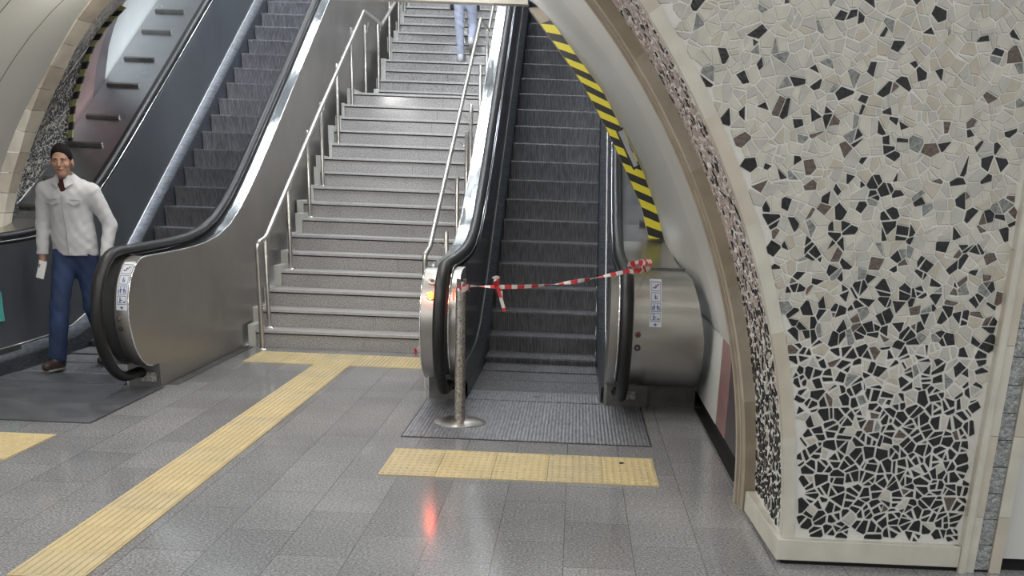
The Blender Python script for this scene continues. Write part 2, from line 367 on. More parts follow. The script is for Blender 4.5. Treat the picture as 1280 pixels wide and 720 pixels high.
# side face of the corner trim, and the back edge strip
def soffit(mb, off, y0, y1, pick=lambda i: 0, a=VA, b=VB, z0=.117, z1=3.3, th=.012, n=40):
    AA = arch(a, b, z0, z1, n)
    for i in range(len(AA)-1):
        (xa, za), (xb, zb) = AA[i], AA[i+1]; g = .0012
        k = lambda x, z, o: (lambda nx, nz: (x+nx*o/math.hypot(nx, nz), z+nz*o/math.hypot(nx, nz)))((x-VC)/a**2, z/b**2)
        i0, i1 = k(xa, za, -off-th), k(xb, zb, -off-th); o0, o1 = k(xa, za, -off), k(xb, zb, -off)
        mb.hexa([(i0[0], y0, i0[1]), (o0[0], y0, o0[1]), (i0[0], y1, i0[1]), (o0[0], y1, o0[1]),
                 (i1[0], y0, i1[1]), (o1[0], y0, o1[1]), (i1[0], y1, i1[1]), (o1[0], y1, o1[1])], pick(i))
mb = MB(); soffit(mb, -.006, PY0, PY0+.045, lambda i: (i//4) % 2)
mb.build('corner_trim_return', [M['cream'], M['cream2']], pier)
def prob(z):
    for (z0, p0), (z1, p1) in zip([(0, .97), (.55, .95), (.75, .80), (.95, .52), (1.3, .36), (1.7, .24), (2.1, .13), (2.4, .09)], [(.55, .95), (.75, .80), (.95, .55), (1.3, .38), (1.7, .25), (2.1, .13), (2.4, .09), (9, .07)]):
        if z <= z1: return p0+(p1-p0)*(z-z0)/(z1-z0)
    return .08
STM = [M['st_black'], M['st_brown'], M['st_grey'], M['st_c1'], M['st_c2'], M['st_c3']]
def pick_front(x, z, rnd):
    if rnd.random() < prob(z):
        q = rnd.random(); t = min(1, max(0, (z-.5)/1.2)); return 0 if q < .95-.3*t else (1 if q < .975-.15*t else 2)
    q = rnd.random(); return 3 if q < .5 else (4 if q < .68 else 5)
def inside_front(x, z, mode):
    th = math.atan2(z/VB, (x-VC)/VA); ex, ez = VC+VA*math.cos(th), VB*math.sin(th); nx, nz = math.cos(th)/VA, math.sin(th)/VB; l = math.hypot(nx, nz); nx /= l; nz /= l
    s = (x-ex)*nx+(z-ez)*nz-.050
    if mode == 0: return s > .008 and x < PXR-.008 and .127 < z < 3.0
    c = nx*ex+nz*ez+.050
    return [(-nx, -nz, -c), (1, 0, PXR), (0, -1, -.120)]
cells = voronoi((.1, PXR, .1, 3.0), .060, 11, inside_front, 26000, lambda z, r: r.uniform(.006, .011) if z < 1.0 else r.uniform(.003, .007))
stones(cells, lambda x, z, h: (x, PY0+.006-h, z), pick_front, 'front_stones', STM, pier, 3, .004)
# soffit/side face mosaic, unrolled: u = arc length, v = depth
AL = [0.]; AT = [i/400*1.35 for i in range(401)]
for i in range(400):
    a_, b_ = AT[i], AT[i+1]; AL.append(AL[-1]+math.hypot(VA*(math.cos(b_)-math.cos(a_)), VB*(math.sin(b_)-math.sin(a_))))
def arc_pt(u, off=0., a=VA, b=VB):
    t = float(np.interp(u, AL, AT)); nx, nz = math.cos(t)/a, math.sin(t)/b; l = math.hypot(nx, nz)
    return VC+a*math.cos(t)-nx/l*off, b*math.sin(t)-nz/l*off
U0 = .125
def inside_side(u, v, mode):
    if mode == 0: return U0 < u < 3.6 and PY0+.05 < v < PY1-.015
    return [(-1, 0, -U0), (0, -1, -(PY0+.048)), (0, 1, PY1-.01)]
cells = voronoi((U0, 3.6, PY0, PY1), .052, 17, inside_side, 26000, lambda t, r: r.uniform(.010, .016))
def pick_side(u, v, rnd):
    z = u; t = min(1, max(0, (z-.6)/.5))
    pd = .88 if z < .55 else max(.16, .88-.85*(z-.55)/1.0)
    if rnd.random() < pd: return 0 if rnd.random() < .95 else 1
    if rnd.random() < t: return 4 if rnd.random() < .6 else 5
    return 2 if rnd.random() < .6 else 3
stones(cells, lambda u, v, h: (lambda p: (p[0], v, p[1]))(arc_pt(u, h)), pick_side, 'side_stones', [M['st_black'], M['st_brown'], M['st_c1'], M['st_c3'], M['st_p1'], M['st_p2']], pier, 9)
# pinkish mortar in the upper part of the side face
mb = MB(); soffit(mb, -.0045, PY0+.046, PY1, z0=1.15, th=.002); mb.build('side_mortar', M['grout_p'], pier)
# plinth
mb = MB()
mb.hexa([(.956, PY0-.03, 0.02), (PXR, PY0-.03, .02), (.930, PY1-.02, .012), (1.2, PY1-.02, .012), (.956, PY0-.03, .117), (PXR, PY0-.03, .117), (.930, PY1-.02, .117), (1.2, PY1-.02, .117)])
mb.build('plinth', M['cream'], pier, bevel=.004)
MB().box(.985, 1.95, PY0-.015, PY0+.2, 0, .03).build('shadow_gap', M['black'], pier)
# right pilaster
mb = MB(); zs = [0, .26, .62, 1.0, 1.38, 1.75, 2.1, 2.5, 3.3]
for i in range(len(zs)-1):
    mb.box(PXR, 1.836, PY0-.035, PY0+.1, zs[i]+.001, zs[i+1]-.001, i % 2)
    mb.box(1.906, 1.955, PY0-.028, PY0+.1, zs[i]+.001, zs[i+1]-.001, (i+1) % 2)
mb.tube([(PXR+.018, PY0-.032, 0), (PXR+.018, PY0-.032, 3.3)], .018, 10, 0)
mb.build('pilaster_mouldings', [M['cream'], M['cream2']], pier)
mb = MB()
for i in range(28): mb.box(1.838, 1.904, PY0-.018, PY0+.1, .012+i*.118, .012+i*.118+.1145)
mb.build('hammered_tiles', M['hammered'], pier)
mb = MB().box(1.955, 4.5, PY0+.01, PY0+.2, .06, .985).box(1.955, 4.5, PY0+.01, PY0+.2, .99, 3.3); mb.build('wall_panel', M['white'], pier)
MB().box(1.955, 4.5, PY0+.03, PY0+.2, 0, .06).build('panel_gap', M['black'], pier)
# tan marble moulding behind the mosaic face
mb = MB()
pk = lambda i: (i//5) % 2
soffit(mb, .0, PY1, PY1+.11, pk, z0=0., a=3.06, b=3.36, th=.055)
soffit(mb, .0, PY1+.11, PY1+.15, lambda i: 1, z0=0., a=3.05, b=3.35, th=.052)
soffit(mb, .0, PY1+.15, PY1+.20, lambda i: 1, z0=0., a=3.05, b=3.35, th=.066)
mb.build('marble_moulding', [M['tan'], M['tan2']], pier)

# --- vault of the tunnel in front of the escalators
def vdx(y, z):
    if z > 1.45: return 0
    t = max(0, min(1, (1.45-z)/.79)); return .065*t*t*(3-2*t)*max(0, min(1, (10.0-y)/1.6))
END_R = [(.845, .95), (.827, 1.015), (.70, 1.385), (.566, 1.679), (.37, 2.004), (.18, 2.315), (-.089, 2.623), (-.284, 2.854), (-.36, 2.945)]
def end_x(z):
    return float(np.interp(z, [p[1] for p in END_R], [p[0] for p in END_R]))
def vx(y, z):
    x = ell_x(z)+vdx(y, z)
    if y > 8.5 and z > .95: t = min(1, (y-8.5)/1.5); x = x*(1-t)+(end_x(z) if z < 2.945 else ell_x(z)+.22)*t
    return x
vz = [.665, .8, .95, 1.1, 1.25, 1.385, 1.53, 1.68, 1.84, 2.0, 2.16, 2.315, 2.47, 2.62, 2.74, 2.854, 2.945, 3.05, 3.15, 3.24, 3.31, 3.352]
def vband(mb, y0, y1, mi, side=1, n=3, zc=vz, off=0.):
    ys = [y0+(y1-y0)*i/n for i in range(n+1)]
    if side > 0: rows = [[(vx(y, z)-off, y, z) for z in zc] for y in ys]
    else: rows = [[(2*VC-ell_x(z)+off, y, z) for z in zc] for y in ys]
    mb.sheet(rows, mi)
v = MB(); vband(v, PY1+.2, 7.16, 1, off=.006); v.add([(vx(7.16, z)-(.006 if k == 0 else 0), 7.16, z) for z in vz for k in (0, 1)], [(2*i, 2*i+2, 2*i+3, 2*i+1) for i in range(len(vz)-1)], 1)
vband(v, 7.166, 10.0, 0, n=8); vband(v, 7.14, 7.18, 2, off=-.004)
v.sheet([[(2*VC-ell_x(z) if s < 0 else ell_x(z), y, z) for s, z in ((1, 3.352), (-1, 3.352))] for y in (5.5, 10.0)], 0)
for k, (a_, b_) in enumerate([(5.5, 6.49), (6.5, 7.39), (7.4, 8.19), (8.2, 8.785), (8.795, 9.38)]): vband(v, a_, b_, 3, -1)
vband(v, 5.5, 9.38, 2, -1, off=-.005)
va = v.build('ceiling', [M['vault'], M['vault_hi'], M['groove'], M['vaultl']], smooth=R(30))
tag(va, 'grey arched vault of panels over the front of the escalators', 'ceiling', kind='structure')

# --- low wall under the vault on the right: white, pink and plum panels over a black recess
wr = thing('wall_right', 'low wall of white, pink and plum panels between drum cover and arch', 'wall', (.99, 7, 0), None, 'structure')
MB().box(.99, 1.1, 7.125, 9.0, .085, .655).build('white_panel', M['white'], wr)
MB().box(.993, 1.1, 6.645, 7.12, .085, .655).build('pink_panel', M['pink'], wr)
MB().box(.995, 1.1, 5.5, 6.64, .085, .655).build('plum_panel', M['plum'], wr)
MB().box(.991, 1.0, 7.1, 7.124, .085, .655).build('pale_strip', M['white'], wr)
mb = MB().box(1.01, 1.12, 5.5, 9, 0, .09).box(.955, 1.02, 5.95, 8.05, .001, .004); mb.build('black_recess', M['black'], wr)
mb = MB(); mb.sheet([[(.99, y, .66), (vx(y, .665), y, .665)] for y in (5.5, 7.1, 9)]); mb.build('ledge', M['groove'], wr)

lw = MB().box(-5.25, -5.152, 5.5, 9.4, .085, .70).build('wall_left_low', M['white']); tag(lw, 'low white wall under the vault left of the left escalator', 'wall', kind='structure')
# --- shaft around stairs and escalators: inclined vault
PROF = [(-.05, 0), (0, 0), (.3, -.07), (.5, -.15), (.75, -.29), (1.0, -.49), (1.25, -.73), (1.6, -1.15), (2.0, -1.75), (2.4, -2.6)]
def base_line(y): return TAN*(y-9.9)+.965
def shaft_rows(ys, side):
    return [[((-5.15-o if side < 0 else 1.0), y, base_line(y)+dz) for dz, o in PROF] for y in ys]
sh = thing('wall_left', 'inclined tunnel wall with pink, plum and white bands left of the escalators', 'wall', (-5.15, 12, 1.8), None, 'structure')
MB().sheet(shaft_rows([11.36, 11.6, 11.9, 12.14], -1)).build('pink_band', M['pink'], sh, True)
MB().sheet(shaft_rows([12.14, 12.3, 12.5], -1)).build('plum_band', M['plum'], sh, True)
MB().sheet(shaft_rows([12.5, 13.5, 15, 17, 20], -1)).build('white_band', M['whitefar'], sh, True)
s2 = MB().sheet(shaft_rows([10.1, 11, 12, 14, 17, 20], 1)).build('wall_right_shaft', M['white'], smooth=True)
tag(s2, 'white inclined tunnel wall rising behind the striped hazard tape', 'wall', kind='structure')
mb = MB(); mb.sheet([[(x, y, base_line(y)+2.4+(0 if abs(x+2.08) > .6 else .02)) for x in (-5.2, -2.55, -2.08, -1.6, 1.0)] for y in (9.95, 12, 16, 20.2)])
cs = mb.build('ceiling_shaft', M['ceil']); tag(cs, 'pale inclined ceiling over the upper stairs and escalators', 'ceiling', kind='structure')
mb = MB().box(-5.3, 1.1, 20.05, 20.3, 0, 9.4); cb = mb.build('wall_back', M['white']); tag(cb, 'pale wall at the head of the stairs', 'wall', kind='structure')
# beam across the end of the arch
mb = MB().box(-3.62, -.475, 9.82, 9.95, 2.94, 3.38)
pp = [(x, z) for x, z in arch(3.06, 3.36, 2.9, 3.36, 10)]
lb = mb.build('trim_beam', M['cream']); tag(lb, 'pale beam spanning the far end of the arch above the stairs', 'beam', kind='structure')
# brownish end face of the vault, right
RI = [(.72, .95), (.699, 1.007), (.572, 1.407), (.409, 1.707), (.23, 2.028), (.009, 2.369), (-.207, 2.632), (-.37, 2.821), (-.475, 2.94)]
RO = [(.845, .95), (.827, 1.015), (.70, 1.385), (.566, 1.679), (.37, 2.004), (.18, 2.315), (-.089, 2.623), (-.284, 2.854), (-.36, 2.955)]
mb = MB(); mb.sheet([[(x, 10.0, z) for x, z in RI], [(x+.02, 9.99, z) for x, z in RO]]); mb.sheet([[(x, 10.0, z) for x, z in RI], [(x, 10.2, z) for x, z in RI]]); mb.sheet([[(x, 10.2, z) for x, z in RI], [(x+.5, 10.2, z) for x, z in RI]])
eb = mb.build('trim_arch_end', M['tan']); tag(eb, 'brownish marble edge closing the vault above the striped tape', 'trim', kind='structure')

# --- mosaic reveal on the left between the tan arch trim and the striped tape
def trim_y(z, k):
    return float(np.interp(z, [0, 1.1, 1.7, 2.0, 2.25, 2.5, 2.8, 3.3], [9.59, 9.59, 9.56, 9.46, 9.39, 9.28, 9.10, 8.9] if k == 0 else [9.74, 9.74, 9.74, 9.71, 9.66, 9.52, 9.36, 9.2]))
def revealA(t):   # along the tan arch, y = 9.72
    z = 1.0+t*1.9; return Vector((2*VC-ell_x(z)-.02*0-(.14 if z < 1.4 else .14*max(0, 1-(z-1.4)/.6))*1.0, trim_y(z, 1)+.01, z))
TL = [(-5.12, 1.74), (-5.09, 1.9), (-5.046, 2.109), (-4.932, 2.379), (-4.807, 2.653), (-4.637, 2.86), (-4.45, 3.02), (-4.2, 3.2)]
def revealB(t):
    n = len(TL)-1; k = min(n-1e-6, t*n); i = int(k); q = k-i
    return Vector((TL[i][0]*(1-q)+TL[i+1][0]*q, 11.33, TL[i][1]*(1-q)+TL[i+1][1]*q))
def rev(u, v, h=0):
    p = revealA(u/2.1).lerp(revealB(u/2.1), v/1.55); return (p.x+h, p.y-h*.3, p.z)
wl = thing('wall_left_reveal', 'curved black and white stone mosaic wall left of the far escalator', 'wall', (-5.15, 10.5, 1.3), None, 'structure')
mb = MB(); mb.sheet([[rev(u*.105, v_*.155) for u in range(21)] for v_ in range(11)]); mb.build('mortar_bed', M['grout'], wl, True)
def inside_rev(u, v, mode):
    if mode == 0: return 0 < u < 2.1 and 0 < v < 1.55
    return [(0, -1, 0), (0, 1, 1.55), (-1, 0, 0)]
cells = voronoi((0, 2.1, 0, 1.55), .050, 23, inside_rev, 20000)
def pick_rev(u, v, rnd):
    pd = .82 if u < 1.25 else max(.06, .82-1.0*(u-1.25))
    if rnd.random() < pd: return 0
    return rnd.choice((1, 2, 3)) if u < 1.5 else rnd.choice((2, 3, 4))
stones(cells, rev, pick_rev, 'stones', [M['st_black'], M['st_c1'], M['st_c3'], M['st_c2'], M['st_p1']], wl, 4, .004)
mb = MB(); zt = [z/20*3.3 for z in range(0, 20)]+[3.29]
for i in range(len(zt)-1):
    za, zb = zt[i]+.002, zt[i+1]-.002
    xa, xb = 2*VC-ell_x(za), 2*VC-ell_x(zb); da = revealA((za-1)/1.9).x if za > 1 else xa-.1; db = revealA((zb-1)/1.9).x if zb > 1 else xb-.1
    ya0, ya1, yb0, yb1 = trim_y(za, 0), trim_y(za, 1), trim_y(zb, 0), trim_y(zb, 1)
    mb.hexa([(min(da, xa)-.04, ya0, za), (xa+.012, ya0, za), (min(da, xa)-.04, ya1, za), (xa+.012, ya1, za), (min(db, xb)-.04, yb0, zb), (xb+.012, yb0, zb), (min(db, xb)-.04, yb1, zb), (xb+.012, yb1, zb)], (i//2) % 2)
mb.build('arch_trim', [M['tan2'], M['cream2']], wl)

# striped hazard tape
def hazard(name, inner, outer, label, y0, th, n, lean, first=0, faded=0):
    """inner/outer: lists (x,y,z) along the curve; stripes slanted by lean"""
    L = [0.]
    for i in range(len(inner)-1): L.append(L[-1]+(Vector(inner[i+1])-Vector(inner[i])).length)
    def at(c, s):
        s = max(0, min(L[-1], s)); return Vector([float(np.interp(s, L, [p[k] for p in c])) for k in range(3)])
    mb = MB(); T = L[-1]; st = T/n
    for i in range(-1, n+1):
        sub = 3
        for k in range(sub):
            sa, sb = (i+k/sub)*st, (i+(k+1)/sub)*st
            q = [at(inner, sa), at(outer, sa+lean), at(outer, sb+lean), at(inner, sb)]
            if (q[0]-q[3]).length < 1e-4 and (q[1]-q[2]).length < 1e-4: continue
            back = [p+Vector((0, th, 0)) for p in q]
            mb.add(q+back, [(0, 1, 2, 3), (0, 4, 5, 1), (1, 5, 6, 2), (2, 6, 7, 3), (3, 7, 4, 0), (7, 6, 5, 4)], (i+first) % 2)
    return tag(mb.build(name, [M['tape_kf'], M['tape_yf']] if faded else [M['tape_k'], M['tape_y']]), label, 'hazard tape')
hazard('hazard_tape', [(x-.004, 9.975, z) for x, z in RI[1:8]], [(x+.012, 9.965, z) for x, z in RO[1:8]], 'bright yellow and black striped tape along the arch edge above the right escalator', 9.96, .02, 26, -.045)
LI = [(p[0], 11.33, p[1]) for p in TL[:7]]
LO = [(p[0]+.055, 11.30, p[1]-.02) for p in TL[:7]]
hazard('hazard_tape', LI, LO, 'faded yellow and black striped tape beside the left mosaic wall', 11.3, .03, 20, .03, 0, 1)
# small steel sign holder on the vault by the right tape
sl = thing('sign_bracket', 'small steel bracket on the arch beside the striped tape', 'bracket', (.42, 9.6, 1.75))
mb = MB()
pa_, pb_ = Vector((.330, 9.6, 2.00)), Vector((.485, 9.6, 1.72)); dd = (pb_-pa_).normalized(); nn = Vector((-dd.z, 0, dd.x))*-1
def bar(a, b, w_, d_): 
    q = [a-nn*w_, a+nn*w_, a-nn*w_+Vector((0, d_, 0)), a+nn*w_+Vector((0, d_, 0)), b-nn*w_, b+nn*w_, b-nn*w_+Vector((0, d_, 0)), b+nn*w_+Vector((0, d_, 0))]; mb.hexa([tuple(p) for p in q])
bar(pa_, pb_, .018, .05); mb.build('plate', M['steel_pol'], sl)
mb = MB(); bar(pa_+nn*.026-Vector((0, .004, 0)), pb_+nn*.026-Vector((0, .004, 0)), .006, .06); bar(pa_-dd*.012, pa_+dd*.006, .03, .055); bar(pb_-dd*.006, pb_+dd*.012, .03, .055); mb.build('frame', M['groove'], sl)

# ------------------------------------------------------------------ stairs
Y0, GO, RI_, LAND = 10.212, .30, .16, 1.732
def riser_y(i): return Y0+(i-1)*GO if i <= 16 else Y0+15*GO+LAND+(i-17)*GO
XR = -1.06
stair = thing('staircase', 'speckled grey granite staircase with pale nosings between the two escalators', 'staircase', (-2.05, Y0, 0), None, 'structure')
ledge = {1: -2.99, 2: -3.03, 3: -3.02, 4: -2.96, 5: -2.963, 6: -3.0, 7: -2.948, 8: -3.0, 9: -2.953, 10: -2.94, 11: -2.98, 12: -2.925, 13: -2.96, 14: -2.93, 15: -2.95, 16: -2.90}
NST = 28
for i in range(1, NST+1):
    y = riser_y(i); z = RI_*i; yn = riser_y(i+1); xl = ledge.get(i, -2.90+(.03 if i % 2 else -.02)); jx = -2.0+((i*37) % 9)*.035
    mb = MB()
    mb.box(xl, jx-.0012, y+.012, yn+.02, max(0, z-RI_*2), z-.03, 0); mb.box(jx+.0012, XR, y+.012, yn+.02, max(0, z-RI_*2), z-.03, 0)
    mb.box(xl, XR, y+.006, yn+.015, z-.036, z-.028, 3)
    mb.box(xl, XR, y-.010, y+.03, z-.024, z, 2); mb.box(xl, XR, y+.03, y+.036, z-.024, z-.0015, 3); mb.box(xl, XR, y+.036, yn+.012, z-.028, z, 1)
    st = mb.build('step', [M['riser'], M['tread'], M['nosing'], M['groove']], stair)
    wide = xl > -2.97
    MB().box(xl-(.075 if i % 3 else .04), xl-.002, y-.004, yn+.01, max(0, z-RI_), z+(.045 if i % 3 == 1 else .012)).build('edge_block', M['white'], stair, bevel=.003)

# stair handrails
def post(parent, x, y, z, h, r=.021):
    mb = MB().tube2([((x, y, z), r), ((x, y, z+h-.008), r), ((x, y, z+h), r*.7)], (0, 0, 1), 12, 0)
    p = mb.build('post', M['rail'], parent, R(40))
    MB().tube2([((x, y, z), .043), ((x, y, z+.008), .043), ((x, y, z+.02), .024)], (0, 0, 1), 16, 0).build('foot_flange', M['chrome'], p, R(40))
    return p
def arcs(pts, r=.06, n=5):
    P = [Vector(p) for p in pts]; out = [P[0]]
    for i in range(1, len(P)-1):
        a = (P[i-1]-P[i]); b = (P[i+1]-P[i]); ra = min(r, a.length*.45); rb = min(r, b.length*.45); pa = P[i]+a.normalized()*ra; pb = P[i]+b.normalized()*rb
        for k in range(n+1):
            t = k/n; out.append(pa*(1-t)**2+P[i]*2*t*(1-t)+pb*t*t)
    return out+[P[-1]]
# left
lr = thing('stair_handrail', 'steel tube handrail on posts along the left edge of the stairs', 'handrail', (-2.88, 10.1, 0))
XP = -2.90
def rz(y):
    return 1.236+.4969*(y-10.606)
xr_ = -2.85
pts = [(xr_, 10.02, .93), (xr_, 10.16, .975), (xr_, 10.30, 1.075), (xr_, 12.5, rz(12.5)), (xr_, 15.28, 3.56), (xr_, 16.62, 3.57), (xr_, 17.9, 4.06), (xr_, 19.8, 5.06)]
MB().tube(arcs([(-2.88, 10.02, .0), (-2.88, 10.02, .955), (xr_, 10.2, 1.0)]+[tuple(p) for p in pts[3:]], .05), .023, 12).build('rail', M['rail'], lr, R(40))
MB().tube2([((-2.88, 10.02, 0), .043), ((-2.88, 10.02, .008), .043), ((-2.88, 10.02, .02), .024)], (0, 0, 1), 16, 0).build('foot_flange', M['chrome'], lr, R(40))
for y, z, h in [(10.36, .16, .86), (11.27, .64, .86), (12.17, 1.12, .88), (12.86, 1.44, .88), (13.76, 1.92, .88), (14.66, 2.40, .89), (15.6, 2.56, .88), (16.6, 2.72, .85), (17.58, 3.2, .82), (18.48, 3.68, .82), (19.1, 4.0, .85)]:
    p = post(lr, XP, y, z, h)
    MB().tube([(XP, y, z+h-.07), (XP+.03, y, z+h-.085), (xr_, y, max(z+h-.06, min(z+h+.05, rz(y) if y < 15 else 9))-.02)], .006, 6).build('bracket', M['rail'], p)
rr = thing('stair_handrail', 'steel tube handrail on posts beside the right escalator', 'handrail', (-1.26, 9.6, 0))
xq = -1.29
def rzr(y): return 1.155+.506*(y-10.2)
MB().tube(arcs([(-1.30, 9.62, 0), (-1.30, 9.62, .94), (xq, 9.85, .985), (xq, 14.72, rzr(14.72)), (xq, 15.98, 3.47), (xq, 16.8, 3.93), (xq, 19.8, 5.5)], .05), .023, 12).build('rail', M['rail'], rr, R(40))
MB().tube2([((-1.30, 9.62, 0), .043), ((-1.30, 9.62, .008), .043), ((-1.30, 9.62, .02), .024)], (0, 0, 1), 16, 0).build('foot_flange', M['chrome'], rr, R(40))
for y, z, h in [(10.36, .16, .95), (11.27, .64, .95), (12.2, 1.12, .93), (12.65, 1.44, .90), (13.76, 1.92, .92), (14.66, 2.4, .92), (15.6, 2.56, .86), (16.6, 2.72, .9), (17.6, 3.2, .9), (18.5, 3.68, .9)]:
    p = post(rr, -1.20, y, z, h)
    MB().tube([(-1.20, y, z+h-.13), (-1.235, y, z+h-.145), (xq, y, z+h-.10)], .006, 6).build('bracket', M['rail'], p)

# ------------------------------------------------------------------ escalators
def escalator(xc, wall_side, label):
    e = thing('escalator', label, 'escalator', (xc, 8.0, 0))
    S = e
    steel_top = deck_path(8.2)
    for sd in (-1, 1):
        wallside = (sd == wall_side)
        X = lambda d: xc+sd*d
        dout = 1.19 if wallside and wall_side > 0 else (1.245 if wallside else .79)
        poly = [(8.02, 0), (8.02, .185)]+newel()+steel_top+[(YEND, 0)]
        if wallside:
            def xo(y, z, sd=sd):
                if sd > 0: return min(xc+1.19, ell_x(min(z, .97)) - .012+ (.06 if y > 10 else 0)) if z > .3 else xc+1.19
                return xc-1.245
            body = MB().slabs([(8.02, .18)]+newel()+steel_top+[(YEND, .18)], X(.69), xo)
            dm = body.build('drum_cover', M['steel_drum'], e, R(25))
            MB().box(min(X(.86), X(1.22)), max(X(.86), X(1.22)), 8.07, 8.6, 0, .182).build('drum_plinth', M['steel_dark'], e)
            MB().box(min(X(.55), X(.855)), max(X(.55), X(.855)), 8.0, 8.6, 0, .19).build('newel_plinth', M['steel_dark'], e)
            # sloping deck sheet and its ribs
            mb = MB(); dx = (xc+1.14 if sd > 0 else xc-1.24)
            mb.sheet([[(X(.69), y, z+.004), (dx, y, z+.004)] for y, z in deck_path(9.9)]); mb.build('side_deck', M['steel_deck'], e)
            ribs = [10.25, 10.85, 11.45, 12.05, 12.65, 13.25, 13.85, 14.45] if sd > 0 else [10.11, 10.635, 11.245, 11.73, 12.33, 12.86, 13.45, 13.93, 14.5]
            for y in ribs:
                z = deck_z(y)+.004; x0, x1 = sorted((X(.84), dx+(-.02 if sd > 0 else .06)))
                MB().hexa([(x0, y-.012, z-.01), (x1, y-.012, z-.01), (x0, y+.02, z+.008), (x1, y+.02, z+.008), (x0, y-.02, z+.022), (x1, y-.02, z+.022), (x0, y+.012, z+.04), (x1, y+.012, z+.04)]).build('deck_rib', M['steel_dark'], e)
            if sd > 0:
                for y, x0, x1 in ((8.5, .585, .85), (9.15, .56, .85), (9.9, .55, .84)):
                    MB().box(x0, x1, y, y+.05, .966, .986).build('deck_rib', M['steel_dark'], e)
        else:
            MB().slabs(poly, X(.69), X(.79)).build('outer_cladding', M['steel'], e, R(25))
            pth = [(X(.79), y, z) for y, z in newel()]+[(X(.79), y, z) for y, z in steel_top]
            MB().tube(pth, .006, 6).build('cladding_edge', M['chrome'], e, True)
            mb = MB(); rows = [[(X(.692), y, z+.003), (X(.788), y, z+.003)] for y, z in [(7.95, .966)]+steel_top]
            mb.sheet(rows); mb.build('deck_strip', M['steel_pol'], e, True)
            rows = [[(X(.692), y-.003, z), (X(.788), y-.003, z)] for y, z in newel()]
            MB().sheet(rows).build('newel_band', M['steel'], e, True)
            MB().box(min(X(.55), X(.788)), max(X(.55), X(.788)), 8.0, 8.6, 0, .19).build('newel_plinth', M['steel_dark'], e)
        # core below the handrail
        MB().slabs([(8.02, .19)]+newel(.37, 7.92, .575, .24)+deck_path(8.2, YEND, -.02)+[(YEND, .19)], X(.60), X(.69)).build('handrail_core', M['groove'], e, R(25))
        # handrail
        path = []
        cy, cz, r = 7.80, .560, .440
        path += [(8.10, .120), (7.98, .118)]
        for k in range(0, 21):
            a = R(-88+178*k/20); path.append((cy-r*math.cos(a), cz+r*math.sin(a)))
        path += [(y, z+.038) for y, z in deck_path(8.2)]
        MB().tube([(X(.64), y, z) for y, z in path], .042, 16, flat=(1.0, .86)).build('moving_handrail', M['rubber'], e, True)
        MB().tube([(X(.592), y, z+.012) for y, z in [(8.3, .3)]*0+newel(.395)+deck_path(8.2)], .0055, 8).build('handrail_guide', M['chrome'], e, True)
        MB().tube([(X(.64), 7.99, .112), (X(.64), 8.03, .112)], .058, 12, flat=(1, .7)).build('handrail_inlet', M['rubber'], e, True)
        # inner newel plate and long inner panel
        ysplit = 7.93
        na = [p for p in newel() if p[0] <= ysplit+.01]
        MB().slabs([(8.02, .0), (8.02, .185)]+newel()+[(8.12, .965), (8.20, 0)], X(.53), X(.60)).build('inner_newel', M['steel'], e, R(25))
        top = deck_path(8.12, YEND, -.015); low = [(y, line_z(y)+.13) for y in [YEND, 18, 16, 14, 12, 11, 10.5, 10, 9.6, 9.2, 8.8, 8.12]]
        MB().slabs(top+low, X(.58), X(.60)).build('inner_panel', M['panel'] if sd*1 > 0 or xc > -1 else M['panel_l'], e, R(25))
        ys = [8.12, 8.8, 9.2, 9.6, 10, 10.5, 11, 12, 14, 16, 18, YEND]
        MB().sheet([[(X(.58), y, line_z(y)+.18), (X(.515), y, line_z(y)+.115), (X(.508), y, line_z(y)+.10), (X(.506), y, line_z(y)-.25)] for y in ys]).build('skirt', M['skirt'], e, R(25))
        MB().tube([(X(.578), y, line_z(y)+.185) for y in ys], .006, 6).build('skirt_trim', M['rail'], e, True)
    # steps, at a pitch of 0.4 m along the band
    s_acc = [0.]; yy = [8.2+.01*i for i in range(1201)]; zz_ = [line_z(y) for y in yy]
    for i in range(1200): s_acc.append(s_acc[-1]+math.hypot(.01, zz_[i+1]-zz_[i]))
    s0 = float(np.interp(10.486, yy, s_acc)) % .4
    k = 0
    while True:
        s = s0-.4+.4*k; k += 1
        if s > s_acc[-1]-.1 or k > 27: break
        ya, yb = float(np.interp(max(s, 0), s_acc, yy)), float(np.interp(s+.4, s_acc, yy))
        if ya < 8.42: ya = 8.42
        if yb < ya+.02: continue
        z = line_z(ya)+.03*min(1, line_z(ya)/.2); zprev = max(z-.23, -.05); mb = MB()
        x0, x1 = xc-.5, xc+.5
        mb.add([(x0, ya, z), (x1, ya, z), (x1, yb+.02, z), (x0, yb+.02, z)], [(0, 1, 2, 3)], 1)
        n = 4; pr = [(ya, z), (ya-.004, z-.012)]+[(ya+.035*math.sin(j/n*1.4)-.004, z-.012-(z-zprev-.012)*j/n) for j in range(1, n+1)]
        mb.sheet([[(x0, y, q), (x1, y, q)] for y, q in pr], 0)
        mb.box(x0+.004, x1-.004, ya-.005, ya+.022, z-.006, z+.002, 2)
        mb.add([(x0, ya+.01, z-.005), (x0, yb, z-.005), (x0, yb, zprev), (x0, ya+.01, zprev)], [(0, 1, 2, 3)], 0); mb.add([(x1, ya+.01, z-.005), (x1, yb, z-.005), (x1, yb, zprev), (x1, ya+.01, zprev)], [(3, 2, 1, 0)], 0)
        mb.build('step', [M['step'], M['step'], M['stepnose']], e)
    MB().box(xc-.53, xc+.53, 8.2, 12, -.19, -.15).build('step_well', M['black'], e)
